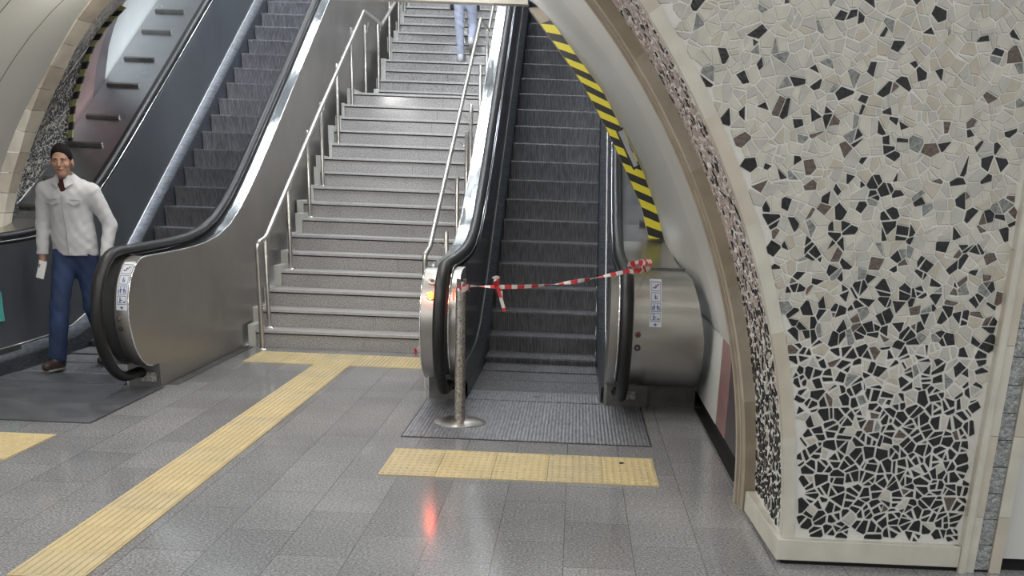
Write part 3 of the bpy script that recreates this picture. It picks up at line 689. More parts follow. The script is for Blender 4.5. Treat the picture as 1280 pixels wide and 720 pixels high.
    # comb and floor plate
    mb = MB(); mb.box(xc-.5, xc+.5, 8.02, 8.30, .002, .012, 0); mb.hexa([(xc-.5, 8.30, .0), (xc+.5, 8.30, .0), (xc-.5, 8.41, -.01), (xc+.5, 8.41, -.01), (xc-.5, 8.30, .012), (xc+.5, 8.30, .012), (xc-.5, 8.41, .004), (xc+.5, 8.41, .004)], 0)
    mb.build('comb_plate', M['plate'] if xc > -1 else M['plate_l'], e)
    MB().disc((xc+.02, 8.2, .012), .03, .002).build('comb_emblem', M['steel_dark'], e)
    mb = MB()
    pl = M['plate'] if xc > -1 else M['plate_l']
    mb.box(xc-.79, xc+.80, 6.72, 7.30, .001, .006); mb.box(xc-.79, xc+.80, 7.305, 7.72, .001, .006); mb.box(xc-.79, xc+.80, 7.725, 8.015, .001, .006)
    mb.build('floor_plate', pl, e)
    MB().box(xc-.802, xc+.812, 6.708, 8.018, .0005, .003).build('plate_frame', M['groove'], e)
    return e
M['stepnose'] = mat('step_nose_worn', (.25, .25, .26), .35, .7, None, (40, .4))
esc_r = escalator(-.265, 1, 'escalator closed with red and white tape, right of the granite stairs')
esc_l = escalator(-3.885, -1, 'open escalator left of the stairs, where the man in a grey jacket walks')

# details of the right escalator
def arc_pt2(a, r=.394): return (7.92-r*math.cos(a), .575+r*math.sin(a))
def sticker(e, x0, x1, za, zb, r=.395):
    """information label wrapped on the newel arc between heights za and zb"""
    f = lambda z, rr: (7.92-math.sqrt(max(1e-4, rr**2-(z-.575)**2)), z)
    n = 14; rows = [[(x0, *f(za+(zb-za)*i/n, r)), (x1, *f(za+(zb-za)*i/n, r))] for i in range(n+1)]
    rows2 = [[(p[0], p[1]+.003, p[2]) for p in rw] for rw in rows]
    mb = MB(); mb.sheet(rows); st = mb.build('information_label', M['sticker'], e, True)
    W = x1-x0; H = zb-za
    def patch(mb, u0, u1, v0, v1, m=0):
        k = 3; rr = r+.0015
        rows = [[(x0+W*u0, *f(za+H*(v0+(v1-v0)*i/k), rr)), (x0+W*u1, *f(za+H*(v0+(v1-v0)*i/k), rr))] for i in range(k+1)]
        mb.sheet(rows, m)
    mb = MB()
    for j, kind in enumerate(('sit', 'small', 'two', 'dog')):
        c = .86-j*.215; h = .088
        for (a, b, c0, c1) in ((.1, .13, c-h, c+h), (.87, .9, c-h, c+h), (.1, .9, c-h-.005, c-h+.005), (.1, .9, c+h-.005, c+h+.005)): patch(mb, a, b, c0, c1)
        if kind == 'two':
            for u in (.3, .6): patch(mb, u, u+.1, c-.06, c+.03); patch(mb, u+.01, u+.09, c+.038, c+.062); patch(mb, u-.05, u+.15, c-.005, c+.02)
            patch(mb, .18, .24, c-.06, c+.0); patch(mb, .76, .82, c-.06, c+.0)
        elif kind == 'small': patch(mb, .4, .5, c-.05, c+.03); patch(mb, .54, .62, c-.05, c+.0); patch(mb, .41, .49, c+.035, c+.055); patch(mb, .545, .61, c+.01, c+.026)
        elif kind == 'sit': patch(mb, .25, .5, c-.04, c-.015); patch(mb, .4, .72, c+.0, c+.02, 1); patch(mb, .6, .8, c+.03, c+.05); patch(mb, .48, .56, c-.03, c+.03)
        else: patch(mb, .3, .4, c-.05, c+.035); patch(mb, .3, .4, c+.042, c+.064); patch(mb, .4, .55, c-.01, c+.01); patch(mb, .2, .6, c-.062, c-.05); patch(mb, .65, .8, c-.06, c-.02)
    # diamond
    c = .055; rr = r+.0015
    for (u0, u1, v0, v1) in ((.35, .65, c-.008, c+.008), (.42, .58, c-.022, c+.022), (.47, .53, c-.034, c+.034)): patch(mb, u0, u1, v0, v1)
    mb.build('pictograms', [M['ink'], M['inkred']], st, True)
sticker(esc_r, .535, .618, .655, .955)
sticker(esc_l, -3.178, -3.10, .625, .935)
def knob(e, name, x, z, r, m, m2=None, d=.392):
    y = 7.92-math.sqrt(d**2-(z-.575)**2); n = Vector((0, y-7.92, z-.575)).normalized(); c = Vector((x, y, z))
    o = MB().tube2([(c-n*.004, r), (c+n*.004, r), (c+n*.006, r*.85)], n, 18, 0).build(name, m, e, R(40))
    if m2: MB().tube2([(c+n*.005, r*.5), (c+n*.009, r*.42)], n, 14, 0).build('button_cap', m2, o, R(40))
    return o
knob(esc_r, 'key_switch', .461, .60, .022, M['steel_dark'], M['btn_red']); knob(esc_r, 'key_switch', .463, .51, .022, M['groove'], M['steel'])
knob(esc_l, 'key_switch', -3.165, .565, .02, M['steel_dark'], M['copper']); knob(esc_l, 'key_switch', -3.16, .495, .017, M['groove'], M['steel_dark'])
def wall_lamp(e, x, z, r, m, nm): return knob(e, nm, x, z, r, m, None, .395)
knob(esc_r, 'speaker_grille', -.985, .89, .032, M['steel'], M['grille'], .395)
knob(esc_r, 'signal_lamp', -.985, .80, .034, M['chrome'], None, .395)
c = Vector((-.985, 7.92-math.sqrt(.395**2-(.80-.575)**2), .80)); n = Vector((0, c.y-7.92, c.z-.575)).normalized()
MB().tube2([(c, .029), (c+n*.012, .027), (c+n*.018, .018)], n, 20, 0).build('red_lens', M['red_lamp'], esc_r, True)
MB().box(-.832, -.822, 7.585, 7.60, .76, .85).build('red_reflection_strip', M['red_soft'], esc_r)  # glowing strip stands in for the signal lamp's reflection on the inner newel
for z in (.53, .46):
    MB().disc((-.803, 7.545, z), .006, .01, 10, 0, 'y').build('screw', M['black'], esc_r)
MB().box(.385, .50, 7.992, 8.0, .06, .12).build('data_plate', mat('worn_plate', (.4, .38, .36), .5, .3, None, (60, .6)), esc_r, bevel=.002)
MB().box(-3.235, -3.12, 7.992, 8.0, .045, .115).build('data_plate', mat('worn_plate', (.4, .38, .36), .5, .3, None, (60, .6)), esc_l, bevel=.002)
pl = bpy.data.lights.new('red_glow', 'POINT'); pl.energy = 1.1; pl.color = (1, .1, .03); pl.shadow_soft_size = .03
po = bpy.data.objects.new('red_glow', pl); C.objects.link(po); po.location = c+n*.06
# steel floor strip beside the left escalator cladding
tag(MB().box(-3.09, -3.017, 8.15, 10.19, .001, .005).build('floor_strip', M['steel_dark']), 'narrow dark steel strip in the floor along the left escalator side', 'strip')
# teal notice on the inner panel of the left escalator
tag(MB().box(-4.438, -4.436, 8.2, 8.40, .40, .62).build('notice_sticker', M['teal']), 'teal edge of a sticker on the dark panel at the far left', 'sticker')

# ------------------------------------------------------------------ tactile paving
TS = .3145
def domes(mb, x0, y0, w, d, nx, ny, z=.006):
    for i in range(nx):
        for j in range(ny):
            cx, cy = x0+w*(i+.5)/nx, y0+d*(j+.5)/ny; r = .0135; q = []
            for rr, zz in ((r, z-.001), (r*.6, z+.0055)): q.append([(cx+rr*math.cos(a), cy+rr*math.sin(a), zz) for a in [k*math.pi/3 for k in range(6)]])
            mb.sheet(q, 0, True); mb.add(q[1], [tuple(range(6))], 0)
def tile_box(mb, x0, y0, w, d, z=.006): mb.box(x0+.0015, x0+w-.0015, y0+.0015, y0+d-.0015, .0, z)
def ridges(mb, x0, y0, w, d, n, z=.006):
    for i in range(n):
        cx = x0+w*(i+.5)/n; mb.hexa([(cx-.010, y0+.01, z-.001), (cx+.010, y0+.01, z-.001), (cx-.010, y0+d-.01, z-.001), (cx+.010, y0+d-.01, z-.001),
            (cx-.006, y0+.014, z+.0045), (cx+.006, y0+.014, z+.0045), (cx-.006, y0+d-.014, z+.0045), (cx+.006, y0+d-.014, z+.0045)])
def paving(label, x0, y0, nx, ny, kind, w=TS, d=TS):
    t = thing('tactile_paving', label, 'tactile paving', (x0, y0, 0))
    for i in range(nx):
        for j in range(ny):
            mb = MB(); tile_box(mb, x0+i*w, y0+j*d, w, d)
            if kind == 'dome': domes(mb, x0+i*w, y0+j*d, w, d, 8, 10 if d > .5 else 5)
            else: ridges(mb, x0+i*w, y0+j*d, w, d, 9)
            mb.build('tile', M['yellow'] if (i+j) % 3 else M['yellow2'], t)
    return t
M['yellow2'] = mat('yellow_tactile_tile_b', (.585, .48, .28), .45, 0, None, (4, .12))
pa = paving('row of five yellow studded tiles in front of the taped-off escalator', -1.045, 5.755, 5, 1, 'dome', TS, .628)
MB().box(.32, .35, 6.22, 6.232, .006, .013).build('dirt_mark', M['black'], pa)
paving('yellow studded tiles in front of the left escalator, cut by the picture edge', -3.135-5*TS, 5.737, 5, 1, 'dome', TS, .628)
paving('long yellow ribbed guide strip running across the floor to the stairs', -2.233, 9.315-17*TS, 1, 17, 'ridge')
paving('yellow ribbed band across the foot of the stairs', -2.862, 9.32, 5, 2, 'ridge', TS, .30)

# ------------------------------------------------------------------ stanchion and barrier tape
sx, sy = -.735, 7.19
st = thing('stanchion', 'round-based speckled steel post standing before the taped-off escalator', 'stanchion', (sx, sy, .006))
MB().tube2([((sx, sy, .006), .176), ((sx, sy, .012), .176), ((sx, sy, .028), .14), ((sx, sy, .034), .04)], (0, 0, 1), 40, 0).build('base', M['chrome2'] if 'chrome2' in M else M['rail'], st, R(30))
MB().tube2([((sx, sy, .03), .036), ((sx, sy, .88), .034)], (0, 0, 1), 20, 0).build('pole', M['speck'] if 'speck' in M else mat('speckled_old_steel', (.42, .39, .35), .32, .9, None, (70, .55)), st, R(40))
MB().tube2([((sx, sy, .88), .036), ((sx, sy, .90), .036), ((sx, sy, .90), .028), ((sx, sy, .935), .026)], (0, 0, 1), 20, 0).build('collar', M['chrome'], st, R(40))
for a in (0.3, 2.4, 4.5):
    MB().box(sx+.027*math.cos(a)-.01, sx+.027*math.cos(a)+.01, sy+.027*math.sin(a)-.01, sy+.027*math.sin(a)+.01, .90, .955).build('belt_slot', M['steel_dark'], st)
def ribbon(pts, w, name, label=None, cat=None, parent=None, twist=0., pitch=.1, n=60):
    P = [Vector(p) for p in pts]; L = [0.]
    for i in range(len(P)-1): L.append(L[-1]+(P[i+1]-P[i]).length)
    T = L[-1]; at = lambda s: Vector([float(np.interp(s, L, [p[k] for p in P])) for k in range(3)])
    mb = MB()
    for i in range(n):
        q = []; 
        for s in (T*i/n, T*(i+1)/n):
            p = at(s); t = (at(min(T, s+.02))-at(max(0, s-.02))).normalized(); u = Vector((0, -.35, 1)); u = (u-t*u.dot(t)).normalized(); v_ = t.cross(u); a = twist*s/T+.5*math.sin(9*s/T)*bool(twist)
            d = (u*math.cos(a)+v_*math.sin(a))*w/2; nn = t.cross(d).normalized()*.0008; q.append((p-d, p+d, nn))
        v8 = [q[0][0]-q[0][2], q[0][1]-q[0][2], q[1][0]-q[1][2], q[1][1]-q[1][2], q[0][0]+q[0][2], q[0][1]+q[0][2], q[1][0]+q[1][2], q[1][1]+q[1][2]]
        mb.hexa(v8, int((T*i/n)/pitch) % 2)
    o = mb.build(name, [M['tape_r'], M['tape_w']], parent)
    if label: tag(o, label, cat)
    return o
ta, tb_ = Vector((-.72, 7.16, .915)), Vector((.38, 7.42, 1.035))
tp = [ta+(tb_-ta)*(i/20)-Vector((0, 0, .045*math.sin(math.pi*i/20))) for i in range(21)]
bt = thing('barrier_tape', 'red and white tape tied from the steel post to the right handrail', 'barrier tape', tuple(ta))
ribbon([tuple(p) for p in tp], .026, 'span', parent=bt, twist=9, pitch=.045, n=120)
ribbon([(-.72-.04*math.cos(a), 7.19-.045*math.sin(a), .90+.01*math.sin(3*a)) for a in [i*.5 for i in range(13)]], .035, 'post_loop', parent=bt, pitch=.06)
kx = Vector(tp[4])
ribbon([tuple(kx), (kx.x-.02, kx.y-.03, kx.z+.055), (kx.x+.005, kx.y-.03, kx.z+.06), tuple(kx+Vector((.01, 0, 0)))], .03, 'bow_loop', parent=bt, pitch=.05)
ribbon([tuple(kx+Vector((0, -.01, 0))), (kx.x+.025, kx.y-.025, kx.z-.06), (kx.x+.055, kx.y-.02, kx.z-.155)], .034, 'loose_end', parent=bt, pitch=.07)
ribbon([tuple(kx+Vector((0, -.01, 0))), (kx.x+.03, kx.y-.03, kx.z-.03), (kx.x+.035, kx.y-.025, kx.z-.07)], .03, 'loose_end', parent=bt, pitch=.04)
rk = random.Random(3)
for k in range(6):
    b = Vector((.40+.02*k, 7.44+.05*k, 1.055)); a0 = rk.uniform(0, 6)
    ribbon([tuple(b+Vector((.035*math.cos(a0+i*.8)*(1+.3*rk.random()), .02*math.sin(a0+i*.6), .03*math.sin(a0+i*.9)))) for i in range(6)], .03, 'crumpled_knot', parent=bt, pitch=.03, n=30)
ribbon([(.40, 7.40, 1.05), (.44, 7.6, 1.075), (.50, 7.9, 1.02), (.52, 8.1, .985)], .03, 'tail', parent=bt, pitch=.05)
ribbon([(-1.43, 9.98, .02), (-1.45, 10.0, .05), (-1.39, 10.02, .075), (-1.36, 10.0, .03), (-1.40, 9.97, .015)], .05, 'tape_scrap', 'scrap of red and white tape on the floor at the stair foot', 'tape scrap', pitch=.06)

# ------------------------------------------------------------------ people (smooth blended bodies meshed by surface nets)
def smin(a, b, k):
    if k <= 0: return np.minimum(a, b)
    h = np.clip(.5+.5*(b-a)/k, 0, 1); return b*(1-h)+a*h-k*h*(1-h)
def cone(P, a, b, ra, rb, sc=(1, 1, 1)):
    a = np.array(a, float); b = np.array(b, float); s = np.array(sc, float)
    p = (P-a)/s; d = (b-a)/s; t = np.clip((p@d)/max(1e-9, d@d), 0, 1)
    return (np.linalg.norm(p-t[..., None]*d, axis=-1)-(ra+(rb-ra)*t))*min(sc)
def ell(P, c, r, rot=None):
    p = P-np.array(c, float)
    if rot is not None: p = p@np.array(rot.to_3x3(), dtype=float)
    r = np.array(r, float); k0 = np.linalg.norm(p/r, axis=-1); k1 = np.linalg.norm(p/(r*r), axis=-1); return k0*(k0-1)/np.maximum(k1, 1e-6)
def surface_net(fn, lo, hi, h):
    lo = np.array(lo, float); hi = np.array(hi, float); n = np.ceil((hi-lo)/h).astype(int)+1
    g = np.stack(np.meshgrid(*[lo[i]+h*np.arange(n[i]) for i in range(3)], indexing='ij'), -1)
    D = fn(g); ins = D < 0
    corners = [(i, j, k) for i in (0, 1) for j in (0, 1) for k in (0, 1)]; m = n-1
    sl = lambda A_, o: A_[o[0]:o[0]+m[0], o[1]:o[1]+m[1], o[2]:o[2]+m[2]]
    acc = np.zeros((*m, 3)); cnt = np.zeros(m)
    for a in range(8):
        for ax in range(3):
            if corners[a][ax]: continue
            b = list(corners[a]); b[ax] = 1; da, db = sl(D, corners[a]), sl(D, b); cr = (da < 0) != (db < 0)
            t = np.where(cr, da/np.where(cr, da-db, 1), 0); pt = np.zeros((*m, 3)); pt[...] = corners[a]; pt[..., ax] += t
            acc += pt*cr[..., None]; cnt += cr
    act = cnt > 0; idx = -np.ones(m, int); idx[act] = np.arange(act.sum()); ijk = np.argwhere(act)
    V = lo+h*(ijk+acc[act]/cnt[act][:, None]); Fc = []
    for ax in range(3):
        u, v_ = (ax+1) % 3, (ax+2) % 3; A0 = [slice(None)]*3; A1 = [slice(None)]*3; A0[ax] = slice(0, -1); A1[ax] = slice(1, None)
        cr = ins[tuple(A0)] != ins[tuple(A1)]
        for e in np.argwhere(cr):
            if e[u] == 0 or e[v_] == 0 or e[u] >= m[u] or e[v_] >= m[v_]: continue
            q = []
            for du, dv in ((0, 0), (-1, 0), (-1, -1), (0, -1)):
                c_ = e.copy(); c_[u] += du; c_[v_] += dv; q.append(idx[tuple(c_)])
            Fc.append(tuple(q) if ins[tuple(e)] else tuple(reversed(q)))
    return V, Fc
def blob(name, fn, lo, hi, h, m_, parent):
    V, Fc = surface_net(fn, lo, hi, h); mb = MB(); mb.v = [tuple(p) for p in V]; mb.f = [tuple(int(i) for i in f) for f in Fc if min(f) >= 0]; mb.m = [0]*len(mb.f)
    o = mb.build(name, m_, parent, True); return o
def hand(P, wr, fdir, side, curl, fwd=(0, -1, 0), s=1.):
    """palm and five fingers hanging from the wrist; side = unit x direction of the thumb-side spread"""
    wr = np.array(wr, float); f = np.array(fdir, float); f /= np.linalg.norm(f); fw_ = np.array(fwd, float); fw_ -= f*(fw_@f); fw_ /= np.linalg.norm(fw_); lat = np.cross(f, fw_)*side
    D = cone(P, wr-f*.02, wr+f*.03, .026, .03); D = smin(D, cone(P, wr+f*.03-fw_*.018, wr+f*.085-fw_*.028, .019, .016), .015); D = smin(D, cone(P, wr+f*.03+fw_*.018, wr+f*.085+fw_*.026, .019, .016), .015)
    for i, (o_, L_) in enumerate(((.030, .068), (.011, .078), (-.009, .073), (-.028, .058))):
        L_ *= s; b = wr+f*.088+fw_*o_; k = b+(f*math.cos(curl*.6)-lat*math.sin(curl*.6))*L_*.5; t_ = k+(f*math.cos(curl*1.7)-lat*math.sin(curl*1.7))*L_*.55
        D = smin(D, smin(cone(P, b, k, .0098, .009), cone(P, k, t_, .009, .0075), .003), .004)
    b = wr+f*.03+fw_*.028; k = b+(f*.7+fw_*.7)*.035; t_ = k+(f*.95+fw_*.1-lat*.3*curl)*.035
    return smin(D, smin(cone(P, b, k, .013, .011), cone(P, k, t_, .011, .0085), .005), .010)

def rotz(a): return Matrix.Rotation(a, 3, 'Z')
def head_sdf(P, c, yaw, pitch=0.):
    """head centred at c (middle of skull height) facing -Y turned by yaw"""
    Rm = rotz(yaw)@Matrix.Rotation(pitch, 3, 'X'); q = (P-np.array(c, float))@np.array(Rm, dtype=float)
    D = ell(q, (0, .012, .03), (.0745, .096, .092)); D = smin(D, ell(q, (0, -.025, -.045), (.049, .064, .068)), .03)
    D = smin(D, ell(q, (0, -.062, -.092), (.026, .022, .02)), .025)                  # chin
    D = smin(D, cone(q, (0, -.088, .012), (0, -.105, -.028), .009, .0135), .012)      # nose
    for s in (-1, 1):
        D = smin(D, ell(q, (s*.03, -.082, .022), (.022, .010, .008)), .012)           # brow
        D = smin(D, ell(q, (s*.042, -.062, -.022), (.02, .02, .016)), .018)           # cheek
        D = smin(D, ell(q, (s*.077, .008, -.008), (.010, .019, .031)), .004)          # ear
        D = -smin(-D, ell(q, (s*.030, -.098, .004), (.017, .013, .010)), .008)        # eye socket
    D = smin(D, ell(q, (0, -.090, -.055), (.022, .009, .0065)), .005)                 # lips
    return D
def face_bits(parent, c, yaw):
    Rm = rotz(yaw).to_4x4(); T = Matrix.Translation(c)@Rm
    for s in (-1, 1):
        mb = MB(); mb.tube2([((s*.028, -.076, .004), .0075), ((s*.028, -.083, .004), .005), ((s*.028, -.084, .004), .003)], (0, -1, 0), 12, 0); mb.tube2([((s*.028, -.081, .004), .0052), ((s*.028, -.0852, .004), .004)], (0, -1, 0), 10, 1)
        mb.v = [tuple(T@Vector(p)) for p in mb.v]; mb.build('eye', [M['eyew'], M['hair']], parent)
        mb = MB(); mb.tube([(s*.014, -.090, .020), (s*.03, -.092, .023), (s*.046, -.080, .018)], .0030, 6); mb.v = [tuple(T@Vector(p)) for p in mb.v]; mb.build('eyebrow', M['hair'], parent)
    mb = MB(); mb.tube([(-.018, -.089, -.055), (0, -.0975, -.054), (.018, -.089, -.055)], .0045, 8); mb.v = [tuple(T@Vector(p)) for p in mb.v]; mb.build('lips', M['lips'], parent, True)

# --- man walking towards the camera
man = thing('person', 'man in a light grey zipped jacket and blue jeans walking off the left escalator', 'person', (-4.0, 8.75, .012))
HC = (-3.985, 8.70, 1.585); HY = R(12)
L1 = dict(hip=(-4.075, 8.78, .90), knee=(-4.085, 8.60, .50), ank=(-4.10, 8.50, .115)); L2 = dict(hip=(-3.915, 8.80, .90), knee=(-3.885, 8.76, .49), ank=(-3.885, 8.98, .14))
A1 = dict(sh=(-4.18, 8.78, 1.37), el=(-4.235, 8.80, 1.115), wr=(-4.235, 8.72, .86)); A2_ = dict(sh=(-3.805, 8.78, 1.37), el=(-3.715, 8.84, 1.13), wr=(-3.735, 8.74, .88))
def torso(P, g=0.):
    D = cone(P, (-3.993, 8.79, 1.28), (-3.995, 8.79, 1.03), .155+g, .138+g, (1.0, .68, 1.0)); D = smin(D, cone(P, (-4.115, 8.785, 1.355), (-3.87, 8.785, 1.355), .066+g, .066+g, (1, .95, 1)), .06); D = smin(D, cone(P, (-3.997, 8.79, 1.45), (-4.13, 8.79, 1.385), .045+g, .035+g), .04); D = smin(D, cone(P, (-3.997, 8.79, 1.45), (-3.86, 8.79, 1.385), .045+g, .035+g), .04)
    return smin(D, cone(P, (-3.995, 8.80, 1.02), (-3.995, 8.80, .93), .138+g, .148+g, (1, .72, 1)), .05)
def man_body(P):
    D = smin(torso(P, -.012), cone(P, (-3.997, 8.775, 1.40), (-4.0, 8.735, 1.52), .058, .052), .03); D = smin(D, head_sdf(P, HC, HY), .02)
    for A_, s in ((A1, -1), (A2_, 1)):
        D = smin(D, cone(P, A_['sh'], A_['el'], .042, .034), .03); D = smin(D, cone(P, A_['el'], A_['wr'], .034, .025), .02)
        D = smin(D, hand(P, A_['wr'], (0.0, -.10, -1), s*1., .75 if s < 0 else .35), .012)
    for L_ in (L1, L2):
        D = smin(D, cone(P, L_['hip'], L_['knee'], .075, .052), .03); D = smin(D, cone(P, L_['knee'], L_['ank'], .05, .034), .02)
    return D
blob('body', man_body, (-4.36, 8.40, .05), (-3.62, 9.15, 1.74), .0085, M['skin'], man)
face_bits(man, HC, HY)
def man_hair(P):
    q = (P-np.array(HC))@np.array(rotz(HY), dtype=float); D = ell(q, (0, .012, .034), (.0785, .100, .103)); y = q[..., 1]
    line = np.interp(y, [-.12, -.080, -.062, -.045, -.02, .0, .03, .06, .12], [.078, .074, .050, .012, -.012, -.02, -.02, -.05, -.07])
    D = D+.005*(1-np.clip((q[..., 2]-line)/.045, 0, 1))
    return np.maximum(D+.0015*np.sin(q[..., 0]*210)*np.sin(y*160), line-q[..., 2])
blob('hair', man_hair, (-4.13, 8.56, 1.50), (-3.86, 8.86, 1.78), .006, M['hair'], man)
def man_jacket(P):
    fold = .0022*np.sin(P[..., 2]*38+P[..., 0]*60+2*np.sin(P[..., 2]*13))*np.sin(P[..., 0]*23+P[..., 2]*9)+.0012*np.sin(P[..., 2]*85-P[..., 0]*70)
    D = smin(torso(P, .018), cone(P, (-3.995, 8.795, .99), (-3.995, 8.795, .86), .150, .166, (1, .74, 1)), .03)
    for A_ in (A1, A2_):
        D = smin(D, cone(P, A_['sh'], A_['el'], .068, .055), .035); D = smin(D, cone(P, A_['el'], A_['wr'], .055, .042), .02)
    D = D+fold; D = np.maximum(D, .888-P[..., 2])
    col = cone(P, (-3.997, 8.775, 1.42), (-3.999, 8.758, 1.462), .076, .074); D = smin(D, col, .02)
    hole = cone(P, (-3.999, 8.70, 1.50), (-3.999, 8.60, 1.44), .058, .05); neck = cone(P, (-3.998, 8.765, 1.40), (-3.999, 8.75, 1.60), .060, .062)
    D = -smin(-D, neck, .006); v_ = cone(P, (-3.997, 8.672, 1.49), (-3.997, 8.672, 1.372), .040, .003, (1, 1.6, 1)); return -smin(-D, v_, .006)
blob('jacket', man_jacket, (-4.36, 8.54, .84), (-3.60, 9.02, 1.56), .0085, M['jacket'], man)
MB().tube([(-4.0, 8.668, 1.34), (-3.997, 8.655, 1.2), (-3.995, 8.665, 1.05), (-3.995, 8.672, .90)], .005, 6).build('zip', M['seam'], man)
for s in (-1, 1):
    x = -3.997+s*.085; MB().tube([(x-.048, 8.677, 1.285), (x, 8.660, 1.268), (x+.048, 8.677, 1.285)], .005, 6).build('pocket_flap', M['seam'], man)
    MB().tube([(x-.048, 8.677, 1.287), (x-.048, 8.677, 1.31), (x+.048, 8.677, 1.31), (x+.048, 8.677, 1.287)], .0025, 6).build('pocket_seam', M['seam'], man)
MB().tube([(-4.13, 8.700, .895), (-3.995, 8.668, .893), (-3.86, 8.700, .895)], .004, 6).build('hem_seam', M['seam'], man)
for s in (-1, 1):
    mb = MB(); q = [(-3.998+s*.050, 8.700, 1.490), (-3.998+s*.020, 8.672, 1.455), (-3.998+s*.034, 8.655, 1.395), (-3.998+s*.085, 8.690, 1.430)]
    mb.add(q+[(x, y+.008, z-.004) for x, y, z in q], [(0, 1, 2, 3), (7, 6, 5, 4), (0, 4, 5, 1), (1, 5, 6, 2), (2, 6, 7, 3), (3, 7, 4, 0)]); mb.build('collar', M['jacket'], man, bevel=.003)
blob('shirt', lambda P: np.maximum(cone(P, (-4.0, 8.745, 1.34), (-3.999, 8.750, 1.44), .070, .059), P[..., 2]-1.458), (-4.09, 8.64, 1.3), (-3.9, 8.84, 1.47), .008, M['maroon'], man)
def man_jeans(P):
    fold = .0018*np.sin(P[..., 2]*48+P[..., 0]*70); D = cone(P, (-3.995, 8.80, .93), (-3.995, 8.79, .87), .132, .145, (1, .68, 1))
    for L_ in (L1, L2): D = smin(D, cone(P, L_['hip'], L_['knee'], .092, .07), .04); D = smin(D, cone(P, L_['knee'], L_['ank'], .074, .066), .02)
    return np.maximum(D+fold, P[..., 2]-.955)
blob('jeans', man_jeans, (-4.24, 8.38, .06), (-3.72, 9.14, 1.0), .0095, M['jeans'], man)
def shoe_fn(heel, toe, lift):
    h_ = np.array(heel, float); t_ = np.array(toe, float)
    return lambda P: smin(cone(P, h_, t_, .042, .036, (1, 1, .95)), cone(P, h_+[0, 0, .03], h_+(t_-h_)*.35+[0, 0, .03], .042, .034), .02)
for nm, h_, t_ in (('shoe', (-4.10, 8.535, .058), (-4.115, 8.33, .062)), ('shoe', (-3.885, 9.0, .10), (-3.885, 8.81, .048))):
    o = blob(nm, shoe_fn(h_, t_, 0), (min(h_[0], t_[0])-.1, min(h_[1], t_[1])-.1, -.02), (max(h_[0], t_[0])+.1, max(h_[1], t_[1])+.1, .25), .008, M['shoe'], man)
    a, b = Vector(h_)-Vector((0, -.01, .036)), Vector(t_)-Vector((0, .01, .030)); MB().tube([tuple(a), tuple(a.lerp(b, .5)), tuple(b)], [.040, .038, .034], 12, flat=(1, .32)).build('sole', M['sole'], o, True)
ph = MB(); T = Matrix.Translation((-4.222, 8.655, .775))@Matrix.Rotation(R(12), 4, 'Y')@Matrix.Rotation(R(-14), 4, 'X'); ph.box(-.031, .031, -.006, .006, -.07, .07); ph.v = [tuple(T@Vector(p)) for p in ph.v]
po_ = ph.build('mobile_phone', M['phone'], None, bevel=.004, org=(-4.222, 8.655, .705)); tag(po_, 'white phone held in the hand of the man in the jacket', 'phone')

# --- person climbing the stairs, only the legs show below the beam
wo = thing('person', 'person in pale jeans and white sneakers climbing the stairs, seen from behind', 'person', (-1.79, 17.5, 3.2))
K = (-1.78, 17.60, 0); zf = 3.2
l1 = dict(hip=(-1.86, 17.56, zf+.93), knee=(-1.85, 17.53, zf+.50), ank=(-1.825, 17.50, zf+.11)); l2 = dict(hip=(-1.69, 17.56, zf+.93), knee=(-1.66, 17.62, zf+.52), ank=(-1.66, 17.40, zf+.30))
def wb(P):
    D = cone(P, (-1.78, 17.6, zf+1.36), (-1.78, 17.57, zf+1.02), .125, .13, (1, .7, 1)); D = smin(D, cone(P, (-1.90, 17.62, zf+1.38), (-1.66, 17.62, zf+1.38), .05, .05), .05)
    D = smin(D, cone(P, (-1.78, 17.62, zf+1.4), (-1.78, 17.62, zf+1.52), .045, .043), .03); D = smin(D, ell(P, (-1.78, 17.63, zf+1.60), (.078, .095, .115)), .02)
    for s, wy in ((-1, 17.62), (1, 17.60)):
        D = smin(D, cone(P, (-1.78+s*.17, 17.62, zf+1.37), (-1.78+s*.215, 17.62, zf+1.10), .04, .033), .03); D = smin(D, cone(P, (-1.78+s*.215, 17.62, zf+1.10), (-1.78+s*.12, 17.84, zf+1.12), .033, .024), .02)
        D = smin(D, hand(P, (-1.78+s*.12, 17.84, zf+1.12), (-s*.5, .6, .2), s, .5, (0, 0, 1)), .012)
    for L_ in (l1, l2): D = smin(D, cone(P, L_['hip'], L_['knee'], .07, .048), .03); D = smin(D, cone(P, L_['knee'], L_['ank'], .046, .033), .02)
    return D
blob('body', wb, (-2.12, 17.28, zf), (-1.44, 18.1, zf+1.74), .012, M['skin'], wo)
def wj(P):
    D = cone(P, (-1.78, 17.57, zf+1.02), (-1.78, 17.57, zf+.9), .135, .145, (1, .75, 1))
    for L_ in (l1, l2): D = smin(D, cone(P, L_['hip'], L_['knee'], .092, .066), .04); D = smin(D, cone(P, L_['knee'], L_['ank'], .064, .052), .02)
    return D+.003*np.sin(P[..., 2]*70+P[..., 0]*40)
blob('jeans', wj, (-2.0, 17.28, zf+.04), (-1.54, 17.8, zf+1.1), .01, M['ljeans'], wo)
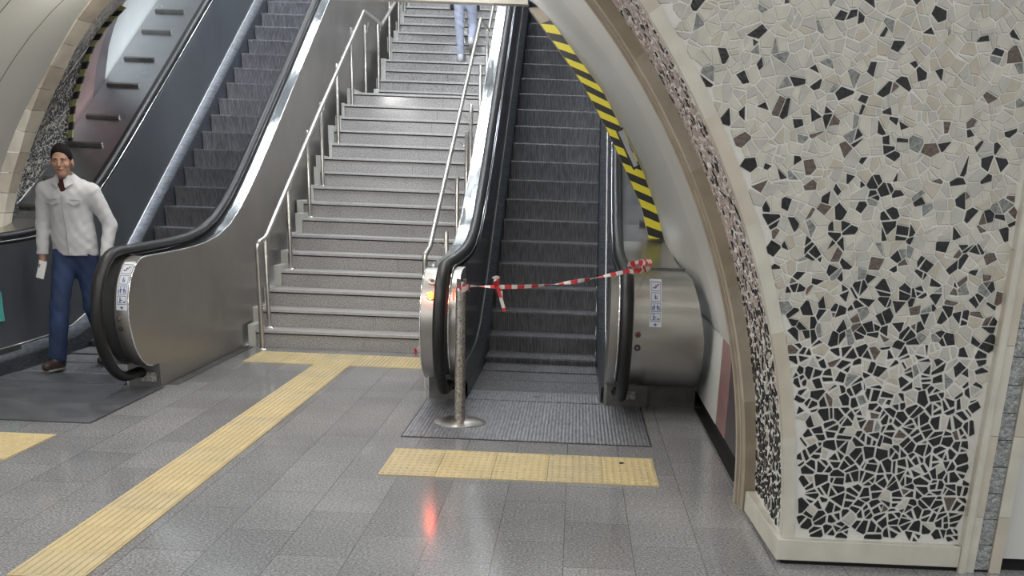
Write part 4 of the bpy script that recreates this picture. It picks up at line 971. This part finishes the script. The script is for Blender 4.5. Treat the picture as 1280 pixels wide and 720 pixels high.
def wc(P):
    D = cone(P, (-1.78, 17.6, zf+1.36), (-1.78, 17.58, zf+.86), .145, .165, (1, .75, 1)); D = smin(D, cone(P, (-1.90, 17.62, zf+1.38), (-1.66, 17.62, zf+1.38), .066, .066), .05)
    for s in (-1, 1): D = smin(D, cone(P, (-1.78+s*.17, 17.62, zf+1.37), (-1.78+s*.225, 17.62, zf+1.09), .06, .05), .03); D = smin(D, cone(P, (-1.78+s*.225, 17.62, zf+1.09), (-1.78+s*.14, 17.80, zf+1.12), .05, .042), .02)
    D = smin(D, cone(P, (-1.78-.15, 17.6, zf+1.0), (-1.78-.19, 17.6, zf+.72), .05, .035), .03); D = smin(D, cone(P, (-1.78+.15, 17.6, zf+1.0), (-1.78+.19, 17.6, zf+.72), .05, .035), .03)
    return np.maximum(D, zf+.84-.11*np.clip((np.abs(P[..., 0]+1.78)-.11)/.04, 0, 1)-P[..., 2])
blob('coat', wc, (-2.12, 17.36, zf+.68), (-1.44, 17.92, zf+1.52), .012, M['dark_cloth'], wo)
blob('hair', lambda P: np.maximum(ell(P, (-1.78, 17.625, zf+1.62), (.088, .10, .115)), (zf+1.50-P[..., 2])), (-1.9, 17.48, zf+1.44), (-1.66, 17.78, zf+1.78), .012, M['hair'], wo)
for h_, t_ in (((-1.825, 17.475, zf+.055), (-1.83, 17.66, zf+.042)), ((-1.66, 17.37, zf+.27), (-1.655, 17.50, zf+.165))):
    o = blob('sneaker', shoe_fn(h_, t_, 0), (min(h_[0], t_[0])-.1, min(h_[1], t_[1])-.1, zf-.05), (max(h_[0], t_[0])+.1, max(h_[1], t_[1])+.1, zf+.42), .009, M['sneaker'], wo)
    up_ = Vector(t_)-Vector(h_); nrm = Vector((0, up_.z, -up_.y)).normalized(); nrm = nrm if nrm.z < 0 else -nrm
    a, b = Vector(h_)+nrm*.034, Vector(t_)+nrm*.028; MB().tube([tuple(a-up_*.06), tuple(a.lerp(b, .5)), tuple(b+up_*.08)], [.040, .038, .034], 12, flat=(1, .4)).build('sole', M['gsole'], o, True)

# ------------------------------------------------------------------ lamps overhead (out of the frame, seen in the reflections)
for i, (x, y, dz) in enumerate(SHAFT_LAMPS):
    T = Matrix.Translation((x, y, ceil_z(y)+dz-.03))@Matrix.Scale(.75 if dz < 2 else 1, 4, (1, 0, 0))@Matrix.Rotation(R(30), 4, 'X')
    t = thing('ceiling_lamp', 'louvred ceiling lamp over the shaft', 'lamp', tuple(T.translation), 'louvred lamps over the stairs and escalators')
    mb = MB(); mb.box(-.28, .28, -.68, .68, .0, .05); mb.v = [tuple(T@Vector(p)) for p in mb.v]; mb.build('housing', M['lampbody'], t)
    mb = MB()
    for k in range(11): mb.add([(-.24, -.62+k*.115, -.004), (.24, -.62+k*.115, -.004), (.24, -.57+k*.115, -.004), (-.24, -.57+k*.115, -.004)], [(3, 2, 1, 0)])
    mb.v = [tuple(T@Vector(p)) for p in mb.v]; mb.build('diffuser', M['lamp'], t)
ch = MB().box(-7, 4.6, -8, 4.5, 3.78, 3.9).build('ceiling_hall', M['ceil']); tag(ch, 'pale ceiling of the station hall behind the viewer', 'ceiling', kind='structure')
hb = MB().box(-7, 4.6, -8.2, -8, 0, 3.8).build('wall_hall', M['white']); tag(hb, 'pale wall of the station hall behind the viewer', 'wall', kind='structure')
